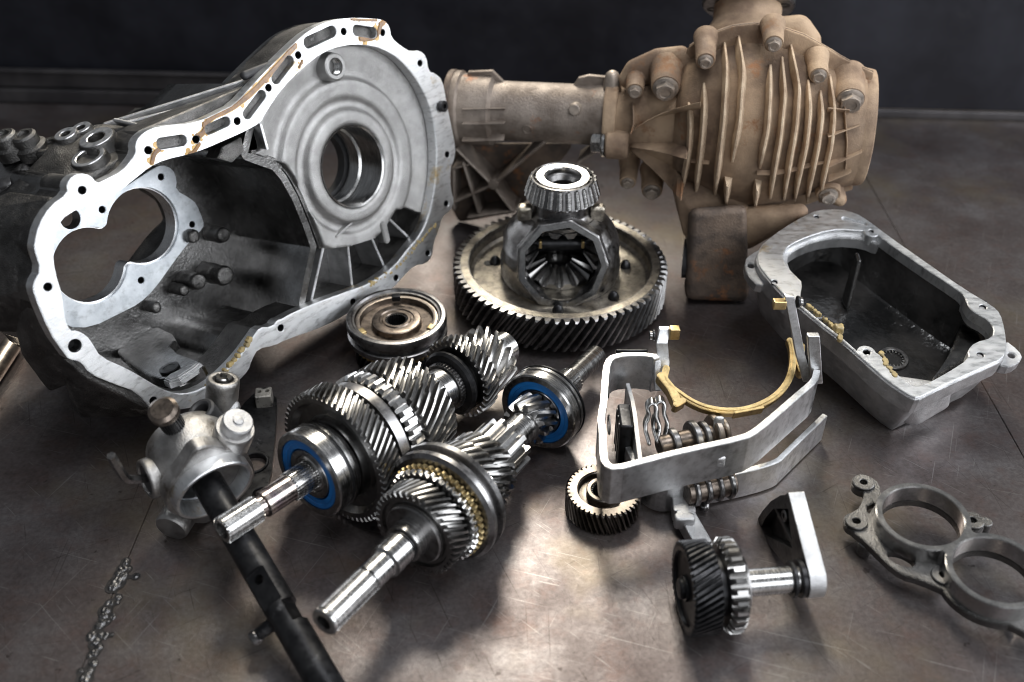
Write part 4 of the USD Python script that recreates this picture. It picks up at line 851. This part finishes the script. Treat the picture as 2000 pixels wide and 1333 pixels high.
# bowl: loft from the rim down to a smaller floor
DEP = -.062
def resample(poly, n, start):
    L = poly.exterior; s0 = L.project(Point(start)); 
    pts = np.array([L.interpolate((s0 + k * L.length / n) % L.length).coords[0] for k in range(n)])
    a = np.sum(pts[:, 0] * np.roll(pts[:, 1], -1) - np.roll(pts[:, 0], -1) * pts[:, 1])
    if a < 0: pts = np.roll(pts[::-1], 1, 0)
    return pts
def loft(loops):
    """[(n x 2 loop, z)] from top to bottom joined into a skin"""
    n = len(loops[0][0]); Vv = np.vstack([np.c_[l, np.full(n, z)] for l, z in loops]); Ff = []
    for k in range(len(loops) - 1):
        for j in range(n):
            a, b = k * n + j, k * n + (j + 1) % n; Ff += [[a, a + n, b], [b, a + n, b + n]]
    return Vv, Ff, n
def bowl(outer_loops, inner_loops, bottom_in, mat_o, mat_i, parent, n=140):
    Vv, Ff, n = loft(outer_loops); Vv = list(Vv); m = len(outer_loops)
    Vv.append(np.r_[outer_loops[-1][0].mean(0), outer_loops[-1][1]])
    for j in range(n): Ff.append([(m - 1) * n + j, len(Vv) - 1, (m - 1) * n + (j + 1) % n])
    t = trimesh.Trimesh(np.array(Vv), np.array(Ff)[:, ::1], process=False)
    obj('outer_wall', t, mat_o, parent, smooth=40)
    Vv, Ff, n = loft(inner_loops); Vv = list(Vv); m = len(inner_loops)
    Vv.append(np.r_[inner_loops[-1][0].mean(0), inner_loops[-1][1]])
    for j in range(n): Ff.append([(m - 1) * n + j, len(Vv) - 1, (m - 1) * n + (j + 1) % n])
    t = trimesh.Trimesh(np.array(Vv), np.array(Ff)[:, ::-1], process=False)
    obj('inner_wall', t, mat_i, parent, smooth=40)
st = VO.centroid.coords[0]; stp = (st[0] + 1, st[1])
def sh_loop(poly, d, shift=(0, 0)):
    q = poly.buffer(-d, join_style=1); q = max(q.geoms, key=lambda g: g.area) if hasattr(q, 'geoms') else q
    return resample(affinity.translate(q, *shift), 150, stp)
VIo = VO.buffer(-.0060)
ol = [(sh_loop(VO, .002), -.018), (sh_loop(VO, .0045), -.030), (sh_loop(VO, .0075), -.046), (sh_loop(VO, .013), DEP - .003), (sh_loop(VO, .022), DEP - .006)]
il = [(sh_loop(VIo, .0), -.009), (sh_loop(VIo, .002), -.020), (sh_loop(VIo, .005), -.040), (sh_loop(VIo, .010), DEP + .003), (sh_loop(VIo, .016), DEP)]
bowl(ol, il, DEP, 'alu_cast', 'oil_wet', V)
# ledge and ribs inside
led = Polygon(smooth_poly(vf.px([(1500,520),(1505,490),(1540,462),(1600,432),(1640,428),(1700,455),(1722,470),(1716,478),(1690,466),(1640,462),(1590,470),(1550,488),(1536,504),(1545,530),(1562,548),(1560,566),(1530,555)], -.006), 1)).buffer(0).intersection(VO.buffer(-.003))
obj('inner_ledge', prism(led, -.020, -.0065, .002), 'alu_cast', V)
for (a, b, w, hi) in [((1675,520),(1660,590),.0022,-.016), ((1900,600),(1868,680),.0020,-.012)]:
    p, q = vf.px([a], -.02)[0], vf.px([b], -.05)[0]
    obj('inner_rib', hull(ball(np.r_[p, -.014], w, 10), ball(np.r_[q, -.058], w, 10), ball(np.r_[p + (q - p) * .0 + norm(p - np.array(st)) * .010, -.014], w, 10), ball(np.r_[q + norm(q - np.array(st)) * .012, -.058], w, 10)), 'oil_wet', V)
shelf = Polygon(smooth_poly(vf.px([(1888,585),(1945,640),(1940,690),(1890,700),(1840,730),(1818,742),(1842,712),(1866,672)], -.03), 1)).buffer(0).intersection(VO.buffer(-.005))
obj('inner_shelf', prism(shelf, -.058, -.030, .003), 'alu_oily', V)
for (u, v), r in (((1610, 640), .017), ((1745, 700), .0145)):
    c = vf.px([(u, v)], DEP + .002)[0]
    obj('needle_bearing', ring(r * .74, r, DEP, DEP + .003, .0006).translate((c[0], c[1], 0)), 'steel_dark', V)
    for k in range(18):
        a = k * math.tau / 18
        obj('needle', rbox((.0012, .0022, .0014), (0, 0, 0), .0003, 6).rotate((0, 0, math.degrees(a) + 90)).translate((c[0] + r * .66 * math.cos(a), c[1] + r * .66 * math.sin(a), DEP + .0016)), 'steel_tooth', V)
for px_ in ([(1578,596),(1600,612),(1622,632),(1636,648),(1642,664)], [(1722,690),(1728,705),(1738,722),(1748,734)]):
    L_ = smooth_line(vf.px(px_, .0), 2)
    fl_ = unary_union([Point(q + rng.normal(0, .0006, 2)).buffer(rng.uniform(.0008, .0030)) for q in L_])
    obj('gasket_shred', rough(prism(fl_.simplify(.0002), -.0030, .0012, .0007), .0006, 400), 'gasket', V)
c = vf.px([(1637, 645)])[0]; obj('gasket_shred', rough(refine(rbox((.009, .007, .010), (c[0], c[1], .001), .002), 2, 2), .0014, 300), 'gasket', V)
for px_, lo in (([(1545,600),(1600,660),(1690,740),(1705,800),(1650,790),(1570,730),(1520,660)], -.058),):
    pass
bl_ = hull(*[ball(np.r_[vf.px([q], d)[0], d], .004, 12) for q, d in [((1698,735),-.022), ((1775,785),-.022), ((1800,780),-.022), ((1850,757),-.024), ((1845,790),-.050), ((1790,822),-.052), ((1770,820),-.052), ((1705,770),-.050)]])
obj('corner_boss', rough(refine(bl_, 4, 3), .0003, 150), 'alu_cast', V)
# ------------------------------------------------------------------ shift fork frame
kf = flat_frame(1400, 850, .076)
K = thing('fork_frame', 'bent aluminium shift frame with a brass fork arc, right of the bearing', 'shift fork', kf)
def strip(px_, z, hgt, th, name, mat, it=1, lab=None):
    d = z - .076
    L_ = smooth_line(kf.px(px_, d), it)
    obj(name, prism(LineString(L_).buffer(th / 2, cap_style=2, join_style=1), d - hgt, d, .0009), mat, K, smooth=40, label=lab)
strip([(1283,700),(1278,694),(1240,690),(1200,694),(1186,706),(1182,740),(1179,790),(1176,800),(1174,822),(1177,835),(1178,880),(1182,905),(1200,914),(1260,898),(1330,880),(1452,854),(1478,840),(1520,804),(1566,764),(1592,742),(1596,722)], .076, .037, .0056, 'upper_strip', 'alu_strip', 1, 'satin aluminium strip bent into an open frame')
strip([(1226,748),(1238,790),(1246,860),(1251,898)], .050, .045, .0034, 'inner_plate', 'alu_cast')
def strip_b(px_, z0, z1, th, name, mat, lab):
    L_ = smooth_line(kf.px(px_, z0 - .076), 2)
    obj(name, prism(LineString(L_).buffer(th / 2, cap_style=2, join_style=1), z0 - .076, z1 - .076, .0009), mat, K, smooth=40, label=lab)
strip_b([(1222,920),(1238,955),(1260,985),(1290,998),(1340,989),(1440,969),(1506,950),(1520,936),(1560,896),(1600,857)], .002, .0305, .0046, 'lower_strip', 'alu_strip', 'second bent strip lower down')
c = kf.loc(at(1218, 850, .030)); obj('detent_housing', rbox((.011, .030, .046), c, .002), 'steel_black', K)
for dy in (-.008, .002, .011): obj('detent_rib', rbox((.0128, .003, .040), c + [0, dy, 0], .0008), 'steel_dark', K)
wp = [kf.loc(at(u, v, z)) for u, v, z in [(1410,935,.036),(1500,905,.036),(1592,818,.036)]]
q = kf.loc(at(1548, 880, .018)); q2 = kf.loc(at(1580, 848, .018))
obj('raised_bar', hull(ball(q + [.0008, -.0006, 0], .0014, 10), ball(q2 + [.0008, -.0006, 0], .0014, 10)), 'alu_cast', K)
# stamped wall on the left, with round windows
for (u, v, z), r in (((1188, 830, .052), .0085), ((1186, 765, .055), .006)):
    p = kf.loc(at(u, v, z)); obj('window_rim', put(ring(r * .72, r, 0, .0012, .0003, 24), axis_to(p, (1, .03, 0))), 'alu_outer', K)
p = kf.loc(at(1236, 735, .055)); 
obj('dark_insert', put(rbox((.028, .003, .026), (0, 0, 0), .001), mat4((1, 0, 0), (0, 1, 0), (0, 0, 1), kf.loc(at(1232, 706, .062)))), 'steel_black', K)
# brass fork
ff = Frame(at(1430, 700, .070), (.06, -.30, .95), (0, 1, 0))
arc = smooth_line(ff.px([(1302,718),(1297,738),(1306,752),(1326,766),(1350,783),(1380,796),(1425,803),(1470,797),(1515,775),(1541,745),(1550,712),(1550,680),(1544,664)]), 2)
Mf = mat4(*[np.array([f @ kf.x, f @ kf.y, f @ kf.z]) for f in (ff.x, ff.y, ff.z)], kf.loc(ff.o))
af = LineString(arc)
obj('brass_fork', put(prism(af.buffer(.0030, cap_style=1), -.0065, .0, .0012), Mf), 'brass', K, smooth=45, label='brass fork arc')
obj('fork_groove', put(prism(af.buffer(.0012, cap_style=2), -.001, .0012, .0006), Mf), 'brass', K)
for px_, w_ in (([(1292,735),(1312,760),(1322,782)], .0038), ([(1552,668),(1566,676),(1562,712),(1566,724)], .0030)):
    obj('fork_pad', put(prism(LineString(ff.px(px_)).buffer(w_), -.0085, .0012, .0012), Mf), 'brass', K)
a, b = ff.px([(1321, 790), (1333, 783)]); obj('fork_pad', put(prism(LineString([a, b]).buffer(.0028), -.009, .001, .001), Mf), 'brass', K)
a, b = ff.px([(1436, 806), (1490, 796)]); obj('fork_pad', put(prism(LineString([a, b]).buffer(.0012), -.008, .0006, .0006), Mf), 'brass', K)
# fork arms
def flatbar(pts, w, th, name, mat):
    pts = [np.asarray(p) for p in pts]; hs = []
    for p, q in zip(pts[:-1], pts[1:]):
        hs.append(hull(*[ball(x + np.array([sx * w / 2, sy * th / 2, 0]), .0009, 8) for x in (p, q) for sx in (-1, 1) for sy in (-1, 1)]))
    obj(name, union(hs), mat, K, smooth=35)
flatbar([kf.loc(p) for p in (at(1290, 742, .052), at(1296, 705, .066), at(1292, 668, .084), at(1298, 642, .094))], .0085, .004, 'left_arm', 'alu_strip')
flatbar([kf.loc(p) for p in (at(1284, 755, .05), at(1283, 700, .072))], .004, .010, 'left_post', 'alu_cast')
base = at(1576, 742, .060); yv = base[1]
def vert(u, v, y): 
    r = ray(u, v); return EYE + r * (y / r[1])
flatbar([kf.loc(base), kf.loc(vert(1562, 690, yv + .004)), kf.loc(vert(1541, 578, yv + .010))], .0062, .0035, 'right_arm', 'alu_strip')
flatbar([kf.loc(at(1594, 745, .060)), kf.loc(vert(1588, 655, yv - .004))], .0085, .0042, 'right_post', 'alu_strip')
for p, sz in ((kf.loc(vert(1522, 594, yv + .009)), (.011, .007, .008)), (kf.loc(at(1317, 650, .093)), (.009, .008, .011))):
    obj('brass_block', rbox(sz, p, .0010), 'brass', K)
for p, d in ((kf.loc(vert(1556, 590, yv + .010)), 1), (kf.loc(at(1279, 655, .093)), -1)):
    obj('pivot_pin', put(ring(0, .0052, 0, .0022, .0005, 24), axis_to(p, (d, 0, 0))), 'steel_black', K)
    obj('pivot_pin', put(ring(0, .0040, .002, .0048, .0005, 24), axis_to(p, (d, 0, 0))), 'steel_tooth', K)
# detent rod and rings inside and below
a, b = kf.loc(at(1286, 872, .040)), kf.loc(at(1416, 842, .040)); d = b - a; Lk = np.linalg.norm(d)
obj('detent_rod', put(ring(0, .0085, 0, Lk, .001, 32), axis_to(a, d)), 'synchro_brown', K)
for s, r, w_ in ((.22, .0125, .006), (.52, .0150, .006), (.68, .0125, .005), (.84, .0160, .0055), (.97, .0120, .004)):
    obj('rod_ring', put(ring(.004, r, 0, w_, .0010, 40), axis_to(a + d * s - norm(d) * w_ / 2, d)), 'steel_warm' if s > .8 else 'steel_dark', K)
c = kf.loc(at(1400, 818, .058)); obj('link_plate', hull(ball(c, .0022, 8), ball(c + [0, 0, -.02], .0022, 8), ball(c + [.005, -.002, -.02], .0022, 8), ball(c + [.004, 0, .0], .0022, 8)), 'alu_cast', K)
for off in (0, .007):
    cl_ = smooth_line(np.array([kf.loc(at(u, v, z)) + [off, off * .4, 0] for u, v, z in [(1268,868,.045),(1258,835,.05),(1270,812,.058),(1262,798,.064),(1275,786,.068),(1284,797,.064),(1280,815,.058),(1290,835,.05),(1284,862,.045)]]), 2)
    m = union([hull(ball(p, .0016, 8), ball(q, .0016, 8), ball(p + [0, .006, 0], .0016, 8), ball(q + [0, .006, 0], .0016, 8)) for p, q in zip(cl_[:-1], cl_[1:])])
    obj('spring_clip', m, 'steel_tooth', K)
a, b = kf.loc(at(1338, 962, .024)), kf.loc(at(1432, 942, .024)); d = b - a
obj('lower_rod', put(ring(0, .0105, 0, np.linalg.norm(d), .001, 32), axis_to(a, d)), 'synchro_brown', K)
for s in (.12, .36, .60, .84): obj('rod_ring', put(ring(.004, .0130, 0, .0042, .0012, 40), axis_to(a + d * s, d)), 'steel_dark' if s < .8 else 'steel_tooth', K)
p = kf.loc(at(1376, 990, .0045)); obj('rod_tip', hull(ball(p, .004, 12), ball(p + [.002, .016, .006], .006, 12)), 'steel_dark', K)
p = kf.loc(at(1398, 896, .056)); nrm = norm(np.array([.17, -1, .1]))
obj('front_pin', rough(refine(hull(*[ball(p + np.array([dx, 0, dz]) + nrm * k, .0022, 10) for dx in (-.0035, .004) for dz in (-.0035, .0035) for k in (-.004, .0035)]), 2, 2), .0002, 300), 'alu_cast', K)
# faint stamped marks on the front strip
for u in np.linspace(1232, 1335, 9):
    t_ = (u - 1200) / 252; p = kf.loc(at(u, 931 - t_ * 50, .060)); 
# ------------------------------------------------------------------ steel finger lever between frame and idler gear
lv = Frame(at(1345, 1030, .012), (0, 0, 1), (0, 1, .001))
Lv = thing('finger_lever', 'narrow steel lever finger between the fork frame and the black double gear', 'lever', lv)
pth = np.array([lv.loc(at(u, v, z)) for u, v, z in [(1332,975,.012),(1336,1005,.012),(1372,1068,.010)]])
for nm, a, b, w_, hh in (('shank', pth[0], pth[1], .0078, .004), ('neck', pth[1], pth[2], .0062, .004)):
    sd = norm(np.cross(b - a, [0, 0, 1]))
    obj(nm, hull(*[ball(x + sd * s * w_ + [0, 0, k * hh], .0012, 8) for x in (a, b) for s in (-1, 1) for k in (-1.6, 1)]), 'alu_cast', Lv)
p = lv.loc(at(1336, 1018, .017)); obj('finger', refine(rbox((.016, .0085, .012), p, .0018), 2, 1), 'alu_cast', Lv)
# ------------------------------------------------------------------ black selector rod (front left)
ra, rb = at(404, 940, .062), at(668, 1392, .0130)
bf = Frame(ra, rb - ra); LR = np.linalg.norm(rb - ra)
Bk = thing('selector_rod', 'long black steel rod with a notch running from the pump body to the front edge', 'rod', bf)
dn = np.array([bf.x[2], bf.y[2], 0]); dn = norm(dn)        # upwards, across the rod
def rod_t(u, v):
    r = ray(u, v); w_ = EYE - bf.o; b_ = r @ bf.z; return ((bf.z @ w_) - b_ * (r @ w_)) / (1 - b_ * b_)
rodm = ring(0, .0118, 0, LR, .0008, 48)
t0, t1 = rod_t(520, 1115), rod_t(575, 1168)
sdv = np.array([-dn[1], dn[0], 0])
camside = np.array([(-FW) @ bf.x, (-FW) @ bf.y, 0]); camside = norm(camside)
flat1 = put(rbox((.04, .012, t1 - t0), (0, 0, 0), .001), mat4(np.cross(camside, [0, 0, 1]), camside, (0, 0, 1), camside * .0148 + [0, 0, (t0 + t1) / 2]))
t2, t3 = rod_t(590, 1165), rod_t(600, 1195)
rgt = np.cross(camside, [0, 0, 1]); 
if (bf.x * rgt[0] + bf.y * rgt[1])[0] < 0: rgt = -rgt
notch = put(rbox((.012, .03, .018), (0, 0, 0), .001), mat4(rgt, np.cross([0, 0, 1.], rgt), (0, 0, 1), rgt * .0125 + [0, 0, t1 + .010]))
obj('rod', rodm - flat1 - notch - bar(camside * -.02 + [0, 0, rod_t(513, 1140)], camside * .03 + [0, 0, rod_t(513, 1140)], .0036), 'steel_black', Bk)
ts = rod_t(545, 1205)
obj('side_stub', hull(ball(-rgt * .008 + [0, 0, ts], .0052, 14), ball(-rgt * .0235 - dn * .003 + [0, 0, ts - .002], .0048, 14)), 'steel_black', Bk)
obj('stub_cap', put(ring(0, .0056, 0, .0055, .0008, 24), axis_to(-rgt * .0225 - dn * .003 + [0, 0, ts - .002], -rgt)), 'steel_dark', Bk)

# ------------------------------------------------------------------ aluminium pump body
pz = norm(np.array([.594, -.753, -.284]))
pf = Frame(at(421, 960, .055), pz)
Pm = thing('pump_body', 'small cast aluminium pump body with a round open mouth and screw-in plugs', 'pump', pf)
def L3(u, v, d): return np.r_[pf.px([(u, v)], d)[0], d]
R0 = .0280
obj('mouth_ring', lathe([(R0 - .0012, -.016), (R0, -.0012), (R0 + .0008, 0), (R0 + .0028, 0), (R0 + .0036, -.001), (R0 + .0036, -.0120), (R0 - .0012, -.0140)], 80), 'alu_machined', Pm, smooth=35, label='round open mouth with a machined rim')
tabp = pf.px([(324,985),(328,952),(362,906),(378,880),(398,871),(425,871),(452,880),(478,886),(494,902),(500,935),(470,975),(400,1030),(350,1010),(330,1000)], -.0115)
tab_ = Polygon(smooth_poly(tabp, 2)).buffer(0).union(Point(0, 0).buffer(R0 + .0068, 40)).difference(Point(0, 0).buffer(R0 + .001, 40))
obj('mouth_flange', rough(refine(prism(tab_, -.0215, -.0105, .002), 3, 2), .0003, 200), 'alu_grimy', Pm, smooth=45)
bodyp = lathe([(R0 - .001, -.0200), (R0 + .0030, -.0205), (R0 + .0052, -.034), (R0 + .0050, -.048), (R0 + .0010, -.058), (R0 - .010, -.066), (0, -.069), (0, -.058), (R0 - .010, -.056), (R0 - .001, -.050)], 80)
obj('body', rough(refine(bodyp, 4, 2), .0003, 150), 'alu_grimy', Pm, smooth=50)
obj('mouth_bore', lathe([(R0 - .0009, -.015), (R0 - .0009, -.050), (R0 - .010, -.0555), (0, -.0575), (0, -.055), (R0 - .011, -.053), (R0 - .0022, -.0485), (R0 - .0022, -.0165)], 72), 'alu_face_grey', Pm)
# right-hand boss with its shiny cap
a, b = L3(432, 905, -.028), L3(465, 823, -.022); d = norm(b - a); Lb_ = np.linalg.norm(b - a)
obj('cap_boss', rough(refine(put(lathe([(0, -.008), (.0175, -.008), (.0158, .006), (.0152, Lb_ - .010), (.0144, Lb_ - .0085), (0, Lb_ - .0085)], 48), axis_to(a, d)), 3, 2), .0003, 150), 'alu_grimy', Pm, smooth=45)
obj('cap', put(lathe([(0, 0), (.0118, 0), (.0118, .0085), (.0108, .0098), (.0042, .0098), (.0038, .0110), (.0018, .0116), (0, .0116)], 44), axis_to(b - d * .009, d)), 'alu_cast', Pm)
# left boss with black insert
a, b = L3(366, 905, -.036), L3(282, 938, -.036); d = norm(b - a); Lk2 = np.linalg.norm(b - a)
obj('key_boss', rough(refine(put(lathe([(0, -.006), (.0135, -.006), (.0145, Lk2 * .5), (.0160, Lk2 * .85), (.0160, Lk2 - .001), (.0150, Lk2), (.0122, Lk2), (.0118, Lk2 - .006), (0, Lk2 - .006)], 40), axis_to(a, d)), 3, 1), .0003, 150), 'alu_grimy', Pm, smooth=45)
obj('key_insert', put(ring(0, .0118, Lk2 - .010, Lk2 - .0015, .001, 36), axis_to(a, d)), 'rubber_black', Pm)
dk = -.036
hk = smooth_line(np.array([a + d * (Lk2 - .004), L3(262, 937, dk), L3(247, 936, dk), L3(239, 928, dk - .001), L3(217, 891, dk - .004)]), 2)
kt = union([hull(put(Manifold.cylinder(.0004, .0034, .0034, 6), axis_to(p, q - p)), put(Manifold.cylinder(.0004, .0034, .0034, 6), axis_to(q, q - p))) for p, q in zip(hk[:-1], hk[1:])])
KEY = keys(UsdGeom.Xform.Define(stage, '/World/hex_key').GetPrim(), 'small bent steel hex key stuck in the left side of the pump body', 'hex key')
UsdGeom.Xformable(KEY).AddTransformOp().Set(Gf.Matrix4d(*[float(q) for r in (np.r_[pf.x, 0], np.r_[pf.y, 0], np.r_[pf.z, 0], np.r_[pf.o, 1]) for q in r]))
obj('bent_bar', kt, 'steel_dark', KEY, smooth=40)
# upper fittings
a, b = L3(356, 856, -.050), L3(317, 800, -.050); d = norm(b - a); Lq = np.linalg.norm(b - a)
obj('knurled_cap', put(spline(24, .0078, .0088, Lq - .006), axis_to(a, d)), 'steel_black', Pm)
obj('cap_head', put(lathe([(0, Lq - .008), (.0100, Lq - .008), (.0112, Lq - .006), (.0112, Lq - .001), (.0085, Lq + .0012), (0, Lq + .0012)], 36), axis_to(a, d)), 'synchro_brown', Pm)
a, b = L3(428, 842, -.052), L3(391, 799, -.060); d = norm(b - a); Lq = np.linalg.norm(b - a)
obj('rubber_hose', put(ring(.006, .0110, Lq - .022, Lq, .0015, 36), axis_to(a, d)), 'rubber_black', Pm)
obj('hose_spigot', put(ring(0, .0066, -.006, Lq - .014, .001, 30), axis_to(a, d)), 'alu_cast', Pm)
topc, lowc = L3(436, 739, -.078), L3(430, 830, -.064); d = norm(topc - lowc); hp = np.linalg.norm(topc - lowc); a = lowc
obj('post', rough(refine(put(lathe([(0, 0), (.0125, 0), (.0132, hp - .001), (.0122, hp), (.0082, hp), (.0080, hp - .005), (0, hp - .005)], 44), axis_to(a, d)), 3, 1), .0002, 200), 'alu_grimy', Pm, smooth=45)
obj('post_web', hull(ball(a + d * .005, .007, 12), ball(a + d * (hp - .022), .008, 12), ball(L3(455, 795, -.062), .006, 12), ball(L3(445, 840, -.05), .006, 12)), 'alu_cast', Pm)
obj('post_screw', put(lathe([(0, hp - .006), (.0066, hp - .006), (.0066, hp + .0015), (.006, hp + .002), (.003, hp + .002), (.003, hp - .002), (0, hp - .002)], 32), axis_to(a, d)) - put(rbox((.0022, .02, .004), (0, 0, hp + .001), .0003), axis_to(a, d)), 'steel_tooth', Pm)
a, b = L3(372, 970, -.034), pf.loc(at(333, 1034, .0132)); d = norm(b - a); Lq = np.linalg.norm(b - a)
print('spigot', a, b, Lq, pf.world(a))
obj('lower_spigot', rough(refine(put(lathe([(0, 0), (.0150, 0), (.0152, Lq - .020), (.0138, Lq - .017), (.0138, Lq - .002), (.0128, Lq), (0, Lq)], 44), axis_to(a, d)), 3, 1), .0003, 150), 'alu_grimy', Pm, smooth=45)

# ------------------------------------------------------------------ black sheet metal lever with a small block
bpf = flat_frame(505, 850, .0042)
Bp = thing('black_plate', 'flat black steel plate on the bench between pump body and large gear', 'plate', bpf)
pp = Polygon(smooth_poly(bpf.px([(452,835),(468,795),(502,762),(540,770),(541,800),(536,870),(528,940),(505,985),(470,990),(455,930)]), 1))
for u, v, r in ((495, 905, .011), (510, 965, .006)):
    c = bpf.px([(u, v)])[0]; pp = pp.difference(Point(c).buffer(r))
    obj('pressed_ring', ring(r * 1.0, r * 1.22, -.001, .0016, .0006).translate((c[0], c[1], 0)), 'steel_black', Bp)
obj('sheet', prism(pp, -.0035, 0, .0008), 'steel_black', Bp)
c = bpf.loc(at(516, 778, .0095))
Mb = mat4(norm((1, .15, 0)), norm((-.15, 1, 0)), (0, 0, 1), c)
blk = rbox((.0150, .0145, .0150), (0, 0, 0), .0012)
for s in (-1, 1): blk = blk - Manifold.cylinder(.02, .0021, .0021, 20).translate((s * .0036, .001, .002))
obj('block', put(blk, Mb), 'block_worn', Bp, label='small worn steel block with two holes')
# ------------------------------------------------------------------ rod at the left edge
rod_a, rod_b = at(-60, 800, .0095), at(24, 672, .0095)
ef = Frame(rod_a, rod_b - rod_a)
E_ = thing('steel_rod', 'yellowish round metal rod at the left edge under the gearbox housing', 'rod', ef)
obj('bar', ring(0, .0095, 0, np.linalg.norm(rod_b - rod_a), .001, 40), 'steel_warm', E_)
# ------------------------------------------------------------------ weld spatter on the left seam
pts = [(246,1098,7,5),(240,1112,8,6),(238,1128,10,8),(228,1140,11,9),(220,1148,9,8),(232,1122,7,6),(252,1112,5,4),(266,1127,6,6),(232,1168,6,6),(229,1177,5,5),(214,1180,7,6),(206,1194,9,8),(203,1205,7,6),(200,1218,8,7),(191,1226,7,6),(196,1240,6,6),(180,1243,9,8),(188,1255,6,6),(207,1243,5,5),(218,1241,4,4),(220,1206,5,6),(184,1258,7,6),(192,1266,7,7),(186,1274,8,7),(178,1280,6,6),(182,1296,8,8),(177,1310,6,6),(166,1326,11,9),(157,1312,5,5),(172,1318,7,6),(160,1338,8,8),(212,1215,4,4)]
scorch = []
for u, v, ru, rv in pts:
    c = at(u, v, 0); s = np.linalg.norm(at(u + ru, v, 0) - c) * 1.08
    m = trimesh.creation.icosphere(3, 1.0); m.vertices = m.vertices * [s, s * rng.uniform(.9, 1.5), s * .42]
    m = rough(m, .0014, 330, int(u)); m.apply_translation([c[0], c[1], s * .08])
    scorch.append(Point(c[:2]).buffer(s * rng.uniform(1.25, 1.7)))
    obj('weld_bead', m, 'weld_metal', bench, smooth=True)

obj('scorch_mark', prism(unary_union(scorch).buffer(.002).buffer(-.002).simplify(.0003), .0003, .0006), 'scorch', bench)
